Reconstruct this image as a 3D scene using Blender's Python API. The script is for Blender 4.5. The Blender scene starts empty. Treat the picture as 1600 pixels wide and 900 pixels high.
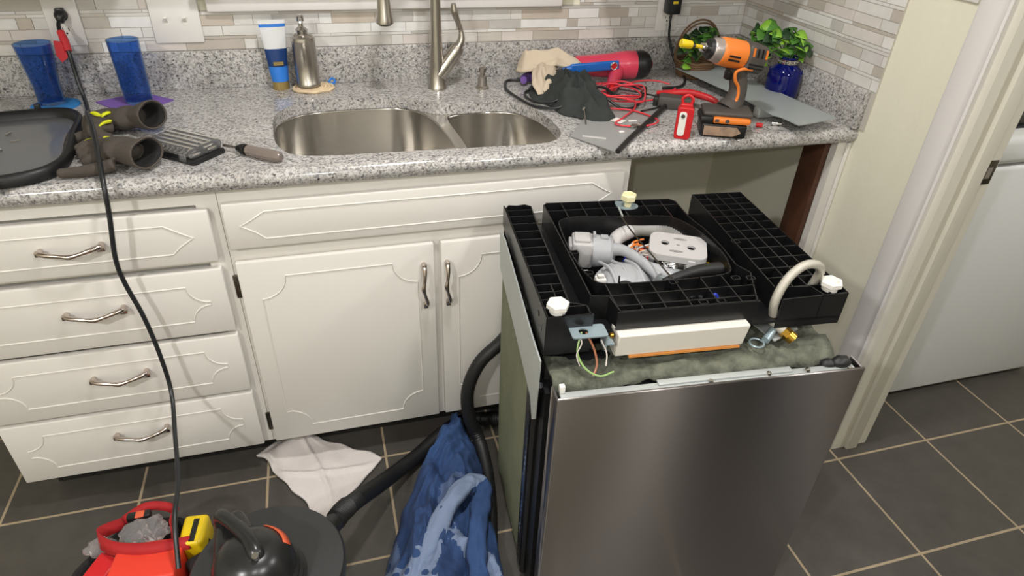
import bpy, bmesh, math, random
from mathutils import Vector, Matrix, noise
PI = math.pi
scn = bpy.context.scene
COL = scn.collection
rnd = random.Random(7)

# ------------------------------------------------------------------ camera
cam_d = bpy.data.cameras.new('camera')
cam = bpy.data.objects.new('camera', cam_d)
COL.objects.link(cam)
cam_d.sensor_width = 36.0
cam_d.lens = 36.0 * 1021.7 / 1600.0
cam_d.clip_start = 0.02
cam.location = (-0.7288, -2.0258, 1.5053)
cam.rotation_euler = (0.9808, -0.0358, -0.2691)
scn.camera = cam

# ------------------------------------------------------------------ world, lights, exposure
w = bpy.data.worlds.new('world'); scn.world = w; w.use_nodes = True
w.node_tree.nodes['Background'].inputs[0].default_value = (0.72, 0.80, 1.0, 1)
w.node_tree.nodes['Background'].inputs[1].default_value = 0.35
scn.view_settings.view_transform = 'Standard'
scn.view_settings.look = 'None'
scn.view_settings.exposure = 0.0
scn.view_settings.gamma = 1.0
scn.view_settings.use_curve_mapping = False

def area(name, loc, size, power, col=(1, 0.982, 0.972), rot=(0, 0, 0)):
    l = bpy.data.lights.new(name, 'AREA'); l.shape = 'DISK'; l.size = size; l.energy = power; l.color = col
    o = bpy.data.objects.new(name, l); COL.objects.link(o); o.location = loc; o.rotation_euler = rot
    return o
area('ceiling_light_centre', (-0.45, -1.08, 2.385), 0.17, 19)
area('ceiling_light_left', (-2.1, -2.6, 2.385), 0.18, 44)
area('ceiling_light_right', (0.25, -2.8, 2.385), 0.20, 24)
area('ceiling_light_laundry', (1.6, -1.7, 2.385), 0.25, 24)
area('camera_flash', (-0.80, -2.06, 1.57), 0.03, 3.5, (1, 1, 1), (0.9808, 0, -0.2691))

# ------------------------------------------------------------------ materials
def srgb(h):
    c = [int(h[i:i + 2], 16) / 255 for i in (0, 2, 4)]
    return tuple(x / 12.92 if x <= 0.04045 else ((x + 0.055) / 1.055) ** 2.4 for x in c) + (1,)
def mat(name, col, rough=0.5, metal=0.0, bump=0.0, bscale=60, var=0.0, vscale=8, **kw):
    m = bpy.data.materials.new(name); m.use_nodes = True
    nt = m.node_tree; b = nt.nodes['Principled BSDF']
    c = srgb(col) if isinstance(col, str) else col
    b.inputs['Base Color'].default_value = c
    b.inputs['Roughness'].default_value = rough
    b.inputs['Metallic'].default_value = metal
    for k, v in kw.items():
        b.inputs[k.replace('_', ' ')].default_value = v
    tc = nt.nodes.new('ShaderNodeTexCoord')
    if bump:
        n = nt.nodes.new('ShaderNodeTexNoise'); n.inputs['Scale'].default_value = bscale; n.inputs['Detail'].default_value = 4
        bp = nt.nodes.new('ShaderNodeBump'); bp.inputs['Strength'].default_value = bump; bp.inputs['Distance'].default_value = 0.002
        nt.links.new(tc.outputs['Object'], n.inputs['Vector']); nt.links.new(n.outputs['Fac'], bp.inputs['Height'])
        nt.links.new(bp.outputs['Normal'], b.inputs['Normal'])
    if var:
        n = nt.nodes.new('ShaderNodeTexNoise'); n.inputs['Scale'].default_value = vscale; n.inputs['Detail'].default_value = 5
        r = nt.nodes.new('ShaderNodeValToRGB')
        r.color_ramp.elements[0].position = 0.3; r.color_ramp.elements[1].position = 0.7
        r.color_ramp.elements[0].color = tuple(x * (1 - var) for x in c[:3]) + (1,)
        r.color_ramp.elements[1].color = tuple(min(1, x * (1 + var)) for x in c[:3]) + (1,)
        nt.links.new(tc.outputs['Object'], n.inputs['Vector']); nt.links.new(n.outputs['Fac'], r.inputs['Fac'])
        nt.links.new(r.outputs['Color'], b.inputs['Base Color'])
    return m

def granite():
    m = bpy.data.materials.new('granite'); m.use_nodes = True; nt = m.node_tree; b = nt.nodes['Principled BSDF']
    b.inputs['Roughness'].default_value = 0.16
    tc = nt.nodes.new('ShaderNodeTexCoord')
    v1 = nt.nodes.new('ShaderNodeTexVoronoi'); v1.inputs['Scale'].default_value = 290
    v2 = nt.nodes.new('ShaderNodeTexVoronoi'); v2.inputs['Scale'].default_value = 170
    n = nt.nodes.new('ShaderNodeTexNoise'); n.inputs['Scale'].default_value = 9; n.inputs['Detail'].default_value = 3
    for x in (v1, v2, n): nt.links.new(tc.outputs['Object'], x.inputs['Vector'])
    s1 = nt.nodes.new('ShaderNodeSeparateColor'); nt.links.new(v1.outputs['Color'], s1.inputs['Color'])
    s2 = nt.nodes.new('ShaderNodeSeparateColor'); nt.links.new(v2.outputs['Color'], s2.inputs['Color'])
    r1 = nt.nodes.new('ShaderNodeValToRGB'); r1.color_ramp.interpolation = 'CONSTANT'
    e = r1.color_ramp.elements
    e[0].position = 0; e[0].color = srgb('3d3c3e'); e[1].position = 0.10; e[1].color = srgb('7f7d7e')
    for p, c in ((0.26, 'aaa7a5'), (0.45, 'cbc8c6'), (0.75, 'e0ddd8'), (0.93, 'b9b0a6')):
        k = e.new(p); k.color = srgb(c)
    r2 = nt.nodes.new('ShaderNodeValToRGB'); r2.color_ramp.interpolation = 'CONSTANT'
    e = r2.color_ramp.elements
    e[0].position = 0; e[0].color = srgb('5a595a'); e[1].position = 0.09; e[1].color = srgb('a3a09e')
    for p, c in ((0.3, 'd3d0cc'), (0.8, 'c2bbb2')):
        k = e.new(p); k.color = srgb(c)
    nt.links.new(s1.outputs[0], r1.inputs['Fac']); nt.links.new(s2.outputs[0], r2.inputs['Fac'])
    mx = nt.nodes.new('ShaderNodeMix'); mx.data_type = 'RGBA'; mx.inputs[0].default_value = 0.42
    nt.links.new(r1.outputs['Color'], mx.inputs[6]); nt.links.new(r2.outputs['Color'], mx.inputs[7])
    mr = nt.nodes.new('ShaderNodeMapRange'); mr.inputs['To Min'].default_value = 0.62; mr.inputs['To Max'].default_value = 0.98
    nt.links.new(n.outputs['Fac'], mr.inputs['Value'])
    mu = nt.nodes.new('ShaderNodeMix'); mu.data_type = 'RGBA'; mu.blend_type = 'MULTIPLY'; mu.inputs[0].default_value = 1
    nt.links.new(mx.outputs[2], mu.inputs[6]); nt.links.new(mr.outputs['Result'], mu.inputs[7])
    nt.links.new(mu.outputs[2], b.inputs['Base Color'])
    return m

def brushed(name, col, rough=0.3, axis=2, amt=0.12, scale=260, aniso=0.0):
    m = bpy.data.materials.new(name); m.use_nodes = True; nt = m.node_tree; b = nt.nodes['Principled BSDF']
    b.inputs['Metallic'].default_value = 1; b.inputs['Base Color'].default_value = srgb(col)
    b.inputs['Roughness'].default_value = rough
    if aniso:
        b.inputs['Anisotropic'].default_value = aniso
        tg = nt.nodes.new('ShaderNodeTangent'); tg.direction_type = 'RADIAL'; tg.axis = 'X'
        nt.links.new(tg.outputs[0], b.inputs['Tangent'])
    tc = nt.nodes.new('ShaderNodeTexCoord'); mp = nt.nodes.new('ShaderNodeMapping')
    s = [scale] * 3; s[axis] = 2.0; mp.inputs['Scale'].default_value = s
    n = nt.nodes.new('ShaderNodeTexNoise'); n.inputs['Scale'].default_value = 1; n.inputs['Detail'].default_value = 3
    nt.links.new(tc.outputs['Object'], mp.inputs['Vector']); nt.links.new(mp.outputs['Vector'], n.inputs['Vector'])
    mr = nt.nodes.new('ShaderNodeMapRange'); mr.inputs['To Min'].default_value = rough - amt; mr.inputs['To Max'].default_value = rough + amt
    nt.links.new(n.outputs['Fac'], mr.inputs['Value']); nt.links.new(mr.outputs['Result'], b.inputs['Roughness'])
    bp = nt.nodes.new('ShaderNodeBump'); bp.inputs['Strength'].default_value = 0.03; bp.inputs['Distance'].default_value = 0.0005
    nt.links.new(n.outputs['Fac'], bp.inputs['Height']); nt.links.new(bp.outputs['Normal'], b.inputs['Normal'])
    return m

def attr_mat(name, rough=0.3, **kw):
    m = bpy.data.materials.new(name); m.use_nodes = True; nt = m.node_tree; b = nt.nodes['Principled BSDF']
    a = nt.nodes.new('ShaderNodeAttribute'); a.attribute_name = 'tint'
    tc = nt.nodes.new('ShaderNodeTexCoord'); n = nt.nodes.new('ShaderNodeTexNoise'); n.inputs['Scale'].default_value = 30; n.inputs['Detail'].default_value = 4
    nt.links.new(tc.outputs['Object'], n.inputs['Vector'])
    mr = nt.nodes.new('ShaderNodeMapRange'); mr.inputs['To Min'].default_value = 0.86; mr.inputs['To Max'].default_value = 1.08
    nt.links.new(n.outputs['Fac'], mr.inputs['Value'])
    mu = nt.nodes.new('ShaderNodeMix'); mu.data_type = 'RGBA'; mu.blend_type = 'MULTIPLY'; mu.inputs[0].default_value = 1
    nt.links.new(a.outputs['Color'], mu.inputs[6]); nt.links.new(mr.outputs['Result'], mu.inputs[7])
    nt.links.new(mu.outputs[2], b.inputs['Base Color']); b.inputs['Roughness'].default_value = rough
    for k, v in kw.items(): b.inputs[k.replace('_', ' ')].default_value = v
    return m

def floor_mat():
    m = bpy.data.materials.new('slate_tile'); m.use_nodes = True; nt = m.node_tree; b = nt.nodes['Principled BSDF']
    tc = nt.nodes.new('ShaderNodeTexCoord'); mp = nt.nodes.new('ShaderNodeMapping')
    T = 0.3317
    mp.inputs['Location'].default_value = (1.0148 / T + 10, 0.6562 / T + 20, 0); mp.inputs['Scale'].default_value = (1 / T, 1 / T, 1)
    nt.links.new(tc.outputs['Object'], mp.inputs['Vector'])
    br = nt.nodes.new('ShaderNodeTexBrick'); br.offset = 0; br.squash = 1
    br.inputs['Scale'].default_value = 1; br.inputs['Brick Width'].default_value = 1; br.inputs['Row Height'].default_value = 1
    br.inputs['Mortar Size'].default_value = 0.0105; br.inputs['Mortar Smooth'].default_value = 0.1; br.inputs['Bias'].default_value = 0
    br.inputs['Color1'].default_value = srgb('4d4944'); br.inputs['Color2'].default_value = srgb('48443f'); br.inputs['Mortar'].default_value = srgb('a39278')
    nt.links.new(mp.outputs['Vector'], br.inputs['Vector'])
    n = nt.nodes.new('ShaderNodeTexNoise'); n.inputs['Scale'].default_value = 14; n.inputs['Detail'].default_value = 8; n.inputs['Roughness'].default_value = 0.65
    nt.links.new(tc.outputs['Object'], n.inputs['Vector'])
    mr = nt.nodes.new('ShaderNodeMapRange'); mr.inputs['To Min'].default_value = 0.6; mr.inputs['To Max'].default_value = 1.35
    nt.links.new(n.outputs['Fac'], mr.inputs['Value'])
    mu = nt.nodes.new('ShaderNodeMix'); mu.data_type = 'RGBA'; mu.blend_type = 'MULTIPLY'; mu.inputs[0].default_value = 1
    nt.links.new(br.outputs['Color'], mu.inputs[6]); nt.links.new(mr.outputs['Result'], mu.inputs[7])
    nt.links.new(mu.outputs[2], b.inputs['Base Color'])
    b.inputs['Roughness'].default_value = 0.42
    bp = nt.nodes.new('ShaderNodeBump'); bp.inputs['Strength'].default_value = 0.35; bp.inputs['Distance'].default_value = 0.002
    ad = nt.nodes.new('ShaderNodeMath'); ad.operation = 'SUBTRACT'
    nt.links.new(n.outputs['Fac'], ad.inputs[0]); nt.links.new(br.outputs['Fac'], ad.inputs[1])
    nt.links.new(ad.outputs[0], bp.inputs['Height']); nt.links.new(bp.outputs['Normal'], b.inputs['Normal'])
    return m

M = {
 'wall': mat('cream_wall', 'e8e4d0', 0.75, bump=0.35, bscale=90),
 'ceiling': mat('ceiling_paint', 'e4e2dc', 0.9),
 'trimw': mat('white_trim', 'e6e2df', 0.35),
 'jambw': mat('jamb_paint', 'dfdbcd', 0.4),
 'cab': mat('cabinet_paint', 'dcd8d1', 0.34),
 'cabin': mat('cabinet_inside', '9c927c', 0.8),
 'toe': mat('toe_kick', '24221f', 0.8),
 'floor': floor_mat(), 'granite': granite(),
 'tile': attr_mat('mosaic_tile', 0.16), 'grout': mat('grout', 'bfbab0', 0.85),
 'nickel': brushed('brushed_nickel', 'b9b3aa', 0.30, 2, 0.03, 500),
 'chrome': mat('satin_handle', 'c2b6ae', 0.22, 1.0),
 'dark_metal': mat('bronze_metal', '6b665f', 0.35, 1.0),
 'sink': brushed('sink_steel', 'cfcbc4', 0.22, 0, 0.04, 300, aniso=0.8),
 'steel': brushed('door_steel', '8f8a87', 0.35, 0, 0.02, 420, aniso=0.96),
 'galv': mat('galvanised', 'b4b8b5', 0.45, 0.25, var=0.06, vscale=10),
 'sheet': mat('satin_sheet', 'a5acab', 0.4, 0.2),
 'plate_grey': mat('grey_sheet', '9d9d9b', 0.42, 0.2),
 'white_pl': mat('white_plastic', 'e6e3dc', 0.3),
 'plate': mat('switch_plate', 'e2dfdb', 0.3),
 'boxw': mat('white_box', 'e0dbd0', 0.45),
 'black': mat('black_plastic', '161617', 0.42, bump=0.05, bscale=200),
 'blackf': mat('black_frame_plastic', '161617', 0.30),
 'rubber': mat('black_rubber', '1a1a1a', 0.5),
 'vac': mat('vacuum_plastic', '222222', 0.28),
 'vaclid': mat('vacuum_lid', '2f2f2f', 0.45, bump=0.1, bscale=300),
 'cord': mat('black_cord', '1e2022', 0.35),
 'red': mat('red_plastic', 'c32026', 0.35),
 'redt': mat('red_tape', 'd0303a', 0.5),
 'redc': mat('red_fabric', 'a3161a', 0.75, bump=0.4, bscale=300),
 'redwire': mat('red_wire', 'd83a44', 0.45),
 'orangered': mat('orange_red_box', 'e03a26', 0.5),
 'orange': mat('orange_plastic', 'ea8030', 0.42),
 'brownlab': mat('tan_label', '9a806b', 0.5, var=0.25, vscale=60),
 'toolgrey': mat('tool_grey', '4a4541', 0.55),
 'toolsilver': mat('tool_silver', 'b4aaa4', 0.35, 0.6),
 'yellow': mat('yellow_plastic', 'e0c012', 0.4),
 'lime': mat('lime_accent', 'dbe01a', 0.6),
 'pink': mat('pink_plastic', 'cf4158', 0.28),
 'darkpink': mat('dark_red_plastic', '7a1c38', 0.25),
 'blue': mat('blue_plastic', '1e62b4', 0.3),
 'beige': mat('beige_cloth', 'c9b9a3', 0.95, bump=0.5, bscale=350),
 'grey_cloth': mat('charcoal_cloth', '2f3331', 0.95, bump=0.6, bscale=350, var=0.2),
 'towel': mat('white_towel', 'ddd5d0', 0.97, bump=0.9, bscale=420, var=0.05),
 'glove': mat('glove_fabric', '4b443d', 0.9, bump=0.5, bscale=400, var=0.2),
 'gloved': mat('glove_dark', '191716', 0.9),
 'purple': mat('purple_felt', '74559f', 0.9), 'bluef': mat('blue_felt', '2d7fc0', 0.9),
 'cobalt': mat('cobalt_glass', '7aa4e2', 0.03, IOR=1.3, Transmission_Weight=0.97),
 'cobaltd': mat('cobalt_dark_glass', '0a1670', 0.06, IOR=1.45, Transmission_Weight=0.35),
 'clear': mat('clear_plastic', 'f6f6f8', 0.10, IOR=1.25, Transmission_Weight=0.92),
 'smoke': mat('smoky_plastic', '77787a', 0.18, IOR=1.4, Transmission_Weight=0.35),
 'amber': mat('amber_handle', 'a1948c', 0.12, IOR=1.4, Transmission_Weight=0.55),
 'green': mat('blanket_green', '5b5d50', 0.95, bump=1.0, bscale=170, var=0.45, vscale=45),
 'bitumen': mat('bitumen_green', '70745d', 0.8, bump=0.5, bscale=50, var=0.12, vscale=10),
 'brownwood': mat('brown_wood', '4c2c1a', 0.55, var=0.25, vscale=12),
 'greypump': mat('pump_grey', 'a2a3a5', 0.42), 'lightgrey': mat('light_grey_plastic', 'b9b6b4', 0.4),
 'hose': mat('grey_hose', '8e8c87', 0.45), 'brass': mat('brass', 'b08a3a', 0.3, 1.0),
 'braid': mat('steel_braid', 'c6c1b4', 0.38, 0.4, bump=0.6, bscale=900),
 'tubew': mat('tube_white', 'd9dadb', 0.3), 'tubeb': mat('tube_navy', '16386e', 0.3), 'tubelb': mat('tube_blue', '2f78d0', 0.3),
 'gold': mat('gold_cap', 'a8925a', 0.35, 0.5), 'crochet': mat('crochet_yarn', 'd9c2a0', 0.95, bump=1.0, bscale=250, var=0.15, vscale=50),
 'leaf': mat('leaf_green', '4a7d2c', 0.45, var=0.25, vscale=30), 'leafl': mat('leaf_light', '86b83a', 0.45, var=0.2, vscale=30),
 'leafd': mat('leaf_dark', '1d3a1c', 0.5, var=0.2, vscale=30), 'wicker': mat('wicker', '6b5138', 0.8),
 'silver': mat('bright_metal', 'cfccc8', 0.15, 1.0), 'washer': mat('appliance_white', 'e3e4e4', 0.25),
 'wiregreen': mat('green_yellow_wire', '8fb06a', 0.4), 'wirewhite': mat('white_wire', 'cfc8c0', 0.4), 'wireblue': mat('blue_wire', '2438b0', 0.4),
 'brownw': mat('brown_wire', 'a0664a', 0.4), 'ivory': mat('ivory_plastic', 'e6dfb4', 0.4), 'bag': mat('bag_fabric', '1b1a1a', 0.9, bump=0.5, bscale=300),
 'film': mat('plastic_bag', 'e4e0e0', 0.07, IOR=1.3, Transmission_Weight=0.85), 'night': mat('night_glass', '10141c', 0.05),
 'seal': mat('amber_seal', 'd08a45', 0.5), 'reflect_dark': mat('reflection_dark', '2b2522', 0.4), 'label': mat('orange_label', 'd05a36', 0.5), 'bluegrey': mat('zinc_bracket', '9fb0b6', 0.4, 0.5),
}

def denim():
    m = bpy.data.materials.new('blue_cloth'); m.use_nodes = True; nt = m.node_tree; b = nt.nodes['Principled BSDF']
    b.inputs['Roughness'].default_value = 0.95
    tc = nt.nodes.new('ShaderNodeTexCoord')
    n = nt.nodes.new('ShaderNodeTexNoise'); n.inputs['Scale'].default_value = 5; n.inputs['Detail'].default_value = 6
    r = nt.nodes.new('ShaderNodeValToRGB'); e = r.color_ramp.elements
    e[0].position = 0.3; e[0].color = srgb('22345a'); e[1].position = 0.7; e[1].color = srgb('33507f')
    v = nt.nodes.new('ShaderNodeTexVoronoi'); v.inputs['Scale'].default_value = 26
    a = nt.nodes.new('ShaderNodeAttribute'); a.attribute_name = 'tint'
    lt = nt.nodes.new('ShaderNodeMath'); lt.operation = 'GREATER_THAN'; lt.inputs[1].default_value = 0.30
    mu = nt.nodes.new('ShaderNodeMath'); mu.operation = 'MULTIPLY'
    s = nt.nodes.new('ShaderNodeSeparateColor')
    nt.links.new(a.outputs['Color'], s.inputs['Color'])
    mx = nt.nodes.new('ShaderNodeMix'); mx.data_type = 'RGBA'; mx.inputs[7].default_value = srgb('7b8aa5')
    for x in (n, v): nt.links.new(tc.outputs['Object'], x.inputs['Vector'])
    nt.links.new(n.outputs['Fac'], r.inputs['Fac'])
    nt.links.new(v.outputs['Distance'], lt.inputs[0]); nt.links.new(lt.outputs[0], mu.inputs[0]); nt.links.new(s.outputs[0], mu.inputs[1])
    nt.links.new(mu.outputs[0], mx.inputs[0]); nt.links.new(r.outputs['Color'], mx.inputs[6]); nt.links.new(mx.outputs[2], b.inputs['Base Color'])
    n2 = nt.nodes.new('ShaderNodeTexNoise'); n2.inputs['Scale'].default_value = 350
    bp = nt.nodes.new('ShaderNodeBump'); bp.inputs['Strength'].default_value = 0.7; bp.inputs['Distance'].default_value = 0.002
    nt.links.new(tc.outputs['Object'], n2.inputs['Vector']); nt.links.new(n2.outputs['Fac'], bp.inputs['Height']); nt.links.new(bp.outputs['Normal'], b.inputs['Normal'])
    return m
M['denim'] = denim()

# ------------------------------------------------------------------ mesh helpers
def BM(): return bmesh.new()
def box(bm, x0, x1, y0, y1, z0, z1, mtx=None, bev=0.0, seg=2):
    r = bmesh.ops.create_cube(bm, size=1.0)
    vs = r['verts']
    for v in vs:
        v.co = Vector(((x0 + x1) / 2 + v.co.x * (x1 - x0), (y0 + y1) / 2 + v.co.y * (y1 - y0), (z0 + z1) / 2 + v.co.z * (z1 - z0)))
    if bev:
        es = list({e for v in vs for e in v.link_edges})
        rb = bmesh.ops.bevel(bm, geom=es, offset=bev, segments=seg, affect='EDGES', profile=0.5)
        vs = list({v for f in rb['faces'] for v in f.verts} | {v for v in vs if v.is_valid})
    if mtx is not None:
        for v in vs: v.co = mtx @ v.co
    return bm
def prism(bm, pts, z0, z1, mtx=None, axis='z'):
    """extrude a 2D outline; axis says which way it is extruded"""
    def P(x, y, z):
        if axis == 'z': q = Vector((x, y, z))
        elif axis == 'y': q = Vector((x, z, y))
        else: q = Vector((z, x, y))
        return mtx @ q if mtx is not None else q
    a = [bm.verts.new(P(x, y, z0)) for x, y in pts]; b = [bm.verts.new(P(x, y, z1)) for x, y in pts]
    n = len(pts)
    bm.faces.new(a); bm.faces.new(b[::-1])
    for i in range(n): bm.faces.new((a[i], b[i], b[(i + 1) % n], a[(i + 1) % n]))
    return bm
def lathe(bm, prof, n=32, mtx=None, sx=1, sy=1, cap0=False, cap1=False):
    rings = []
    for r, z in prof:
        ring = []
        for i in range(n):
            t = 2 * PI * i / n
            q = Vector((r * math.cos(t) * sx, r * math.sin(t) * sy, z))
            ring.append(bm.verts.new(mtx @ q if mtx is not None else q))
        rings.append(ring)
    for a, b in zip(rings, rings[1:]):
        for i in range(n): bm.faces.new((a[i], a[(i + 1) % n], b[(i + 1) % n], b[i]))
    if cap0: bm.faces.new(rings[0][::-1])
    if cap1: bm.faces.new(rings[-1])
    return bm
def spline(pts, n=8, closed=False):
    P = [Vector(p) for p in pts]; out = []
    N = len(P)
    rng = range(N if closed else N - 1)
    for i in rng:
        p0 = P[(i - 1) % N] if (closed or i > 0) else P[0] * 2 - P[1]
        p1 = P[i]; p2 = P[(i + 1) % N]
        p3 = P[(i + 2) % N] if (closed or i + 2 < N) else P[-1] * 2 - P[-2]
        for k in range(n):
            t = k / n
            out.append(0.5 * ((2 * p1) + (p2 - p0) * t + (2 * p0 - 5 * p1 + 4 * p2 - p3) * t * t + (3 * p1 - p0 - 3 * p2 + p3) * t ** 3))
    if not closed: out.append(P[-1])
    return out
def tube(bm, pts, r, n=8, smooth=8, closed=False, rib=0.0, cap=True, flat=1.0):
    P = spline(pts, smooth, closed) if smooth else [Vector(p) for p in pts]
    N = len(P)
    rr = r if isinstance(r, (list, tuple)) else None
    up = Vector((0, 0, 1)); rings = []; prev = None
    for i, p in enumerate(P):
        a = P[(i - 1) % N] if (closed or i > 0) else p; b = P[(i + 1) % N] if (closed or i < N - 1) else p
        t = (b - a)
        if t.length < 1e-9: t = Vector((0, 0, 1))
        t.normalize()
        if prev is None:
            u = t.cross(up)
            if u.length < 1e-3: u = t.cross(Vector((1, 0, 0)))
        else: u = prev - t * prev.dot(t)
        u.normalize(); prev = u; v = t.cross(u)
        if rr:
            f = i / (N - 1) * (len(rr) - 1); k = min(int(f), len(rr) - 2); R = rr[k] + (rr[k + 1] - rr[k]) * (f - k)
        else: R = r
        if rib: R *= 1 + rib * (1 if i % 2 else -1)
        rings.append([bm.verts.new(p + u * math.cos(2 * PI * j / n) * R + v * math.sin(2 * PI * j / n) * R * flat) for j in range(n)])
    m = list(zip(rings, rings[1:])) + ([(rings[-1], rings[0])] if closed else [])
    for a, b in m:
        for j in range(n): bm.faces.new((a[j], a[(j + 1) % n], b[(j + 1) % n], b[j]))
    if cap and not closed: bm.faces.new(rings[0][::-1]); bm.faces.new(rings[-1])
    return bm
def cyl(bm, p, q, r, n=16, r2=None):
    return tube(bm, [p, q], [r, r if r2 is None else r2], n, 0)
def ball(bm, c, rx, ry=None, rz=None, mtx=None, seg=16, rings=10):
    s = bmesh.ops.create_uvsphere(bm, u_segments=seg, v_segments=rings, radius=1)
    ry = ry or rx; rz = rz or rx
    for v in s['verts']:
        q = Vector((v.co.x * rx, v.co.y * ry, v.co.z * rz))
        if mtx is not None: q = mtx @ q
        v.co = q + Vector(c)
    return bm
def rrect(x0, x1, y0, y1, r, n=5):
    o = []
    for cx, cy, a in ((x1 - r, y1 - r, 0), (x0 + r, y1 - r, 90), (x0 + r, y0 + r, 180), (x1 - r, y0 + r, 270)):
        for k in range(n + 1):
            t = math.radians(a + 90 * k / n); o.append((cx + r * math.cos(t), cy + r * math.sin(t)))
    return o
def sheet_with_holes(outer, holes, z0, z1):
    """flat slab with holes cut right through"""
    bm = BM()
    loops = []
    for L in [outer] + holes:
        vs = [bm.verts.new((x, y, z1)) for x, y in L]
        for i in range(len(vs)): bm.edges.new((vs[i], vs[(i + 1) % len(vs)]))
        loops.append(L)
    bmesh.ops.triangle_fill(bm, use_beauty=True, use_dissolve=False, edges=bm.edges[:])
    bmesh.ops.recalc_face_normals(bm, faces=bm.faces[:])
    top = bm.faces[:]
    r = bmesh.ops.extrude_face_region(bm, geom=top)
    for v in r['geom']:
        if isinstance(v, bmesh.types.BMVert): v.co.z = z0
    bmesh.ops.recalc_face_normals(bm, faces=bm.faces[:])
    return bm

def obj(name, bm, m, parent=None, smooth=None, loc=None, recalc=True):
    if recalc: bmesh.ops.recalc_face_normals(bm, faces=bm.faces[:])
    me = bpy.data.meshes.new(name); bm.to_mesh(me); bm.free()
    me.materials.append(m)
    if smooth is None: smooth = 38
    if smooth:
        me.shade_smooth()
        me.set_sharp_from_angle(angle=math.radians(smooth))
    o = bpy.data.objects.new(name, me); COL.objects.link(o)
    if parent: o.parent = parent
    if loc: o.location = loc
    return o
def tag(o, label=None, cat=None, group=None, kind=None):
    if label: o['label'] = label
    if cat: o['category'] = cat
    if group: o['group'] = group
    if kind: o['kind'] = kind
    return o
def thing(name, label, cat, loc=(0, 0, 0), rz=0, group=None):
    o = bpy.data.objects.new(name, None); COL.objects.link(o); o.empty_display_size = 0.05
    o.location = loc; o.rotation_euler = (0, 0, rz)
    return tag(o, label, cat, group)
def struct(name, bm, m, parent=None, smooth=None):
    o = obj(name, bm, m, parent, smooth)
    if not parent: o['kind'] = 'structure'
    return o
def tint(o, fn):
    me = o.data; a = me.color_attributes.new('tint', 'FLOAT_COLOR', 'CORNER')
    for p in me.polygons:
        c = fn(p)
        for li in p.loop_indices: a.data[li].color = c
def mod(o, t, **kw):
    m = o.modifiers.new(t.lower(), t)
    for k, v in kw.items(): setattr(m, k, v)
    return m
def frame(origin, xdir, up=(0, 0, 1)):
    """matrix with local x along xdir"""
    x = Vector(xdir).normalized(); z = Vector(up); z = (z - x * z.dot(x)).normalized(); y = z.cross(x)
    m = Matrix((x, y, z)).transposed().to_4x4(); m.translation = Vector(origin)
    return m

W = 0.65      # right wall
CT = 0.915    # worktop height
# ------------------------------------------------------------------ room shell
bm = BM(); box(bm, -3.2, 3.2, -3.8, 0.12, -0.05, 0.0); struct('floor', bm, M['floor'])
bm = BM(); box(bm, -3.2, 3.2, -3.8, 0.12, 2.4, 2.45); struct('ceiling', bm, M['ceiling'])
# back wall with the window opening above the sink
bm = BM()
box(bm, -3.2, -1.0, 0.0, 0.12, 0, 2.4); box(bm, -0.01, 0.77, 0.0, 0.12, 0, 2.4)
box(bm, -1.0, -0.01, 0.0, 0.12, 0, 1.16); box(bm, -1.0, -0.01, 0.0, 0.12, 2.05, 2.4)
struct('wall_back', bm, M['wall'])
bm = BM()
box(bm, W, W + 0.12, -0.93, 0.0, 0, 2.4); box(bm, W, W + 0.12, -3.8, -1.75, 0, 2.4); box(bm, W, W + 0.12, -1.75, -0.93, 2.05, 2.4)
struct('wall_right', bm, M['wall'])
bm = BM(); box(bm, -3.2, -3.1, -3.8, 0, 0, 2.4); struct('wall_left', bm, M['wall'])
bm = BM(); box(bm, -3.2, 3.2, -3.8, -3.7, 0, 2.4); struct('wall_front', bm, M['wall'])
bm = BM(); box(bm, W + 0.12, 3.2, -0.02, 0.12, 0, 2.4); box(bm, 3.1, 3.2, -3.7, -0.02, 0, 2.4); struct('wall_laundry', bm, M['wall'])

# door casing + jamb of the laundry doorway (right wall)
bm = BM()
prof = [(-0.852, W), (-0.852, W - 0.012), (-0.862, W - 0.018), (-0.905, W - 0.013), (-0.918, W - 0.013), (-0.924, W - 0.017), (-0.93, W - 0.015), (-0.93, W)]
prism(bm, [(y, x) for y, x in prof], 0, 2.13, mtx=Matrix(((0, 1, 0, 0), (1, 0, 0, 0), (0, 0, 1, 0), (0, 0, 0, 1))))
box(bm, W - 0.017, W, -1.83, -1.75, 0, 2.13, bev=0.003); box(bm, W - 0.017, W, -1.83, -0.852, 2.05, 2.13, bev=0.003)
struct('trim_1', bm, M['trimw'])
bm = BM()
box(bm, W - 0.001, W + 0.125, -0.949, -0.93, 0, 2.05); box(bm, W + 0.045, W + 0.082, -0.962, -0.949, 0, 2.05, bev=0.002)
box(bm, W - 0.001, W + 0.125, -1.75, -1.731, 0, 2.05); box(bm, W - 0.001, W + 0.125, -1.731, -0.949, 2.031, 2.05)
jb = struct('door_1', bm, M['jambw'])
bm = BM(); box(bm, W + 0.087, W + 0.121, -0.9515, -0.949, 0.885, 0.945, bev=0.001)
sp = obj('strike_plate', bm, M['dark_metal'], jb)
bm = BM(); box(bm, W + 0.097, W + 0.111, -0.9525, -0.9512, 0.900, 0.928); obj('latch_hole', bm, M['toolsilver'], sp)

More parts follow.
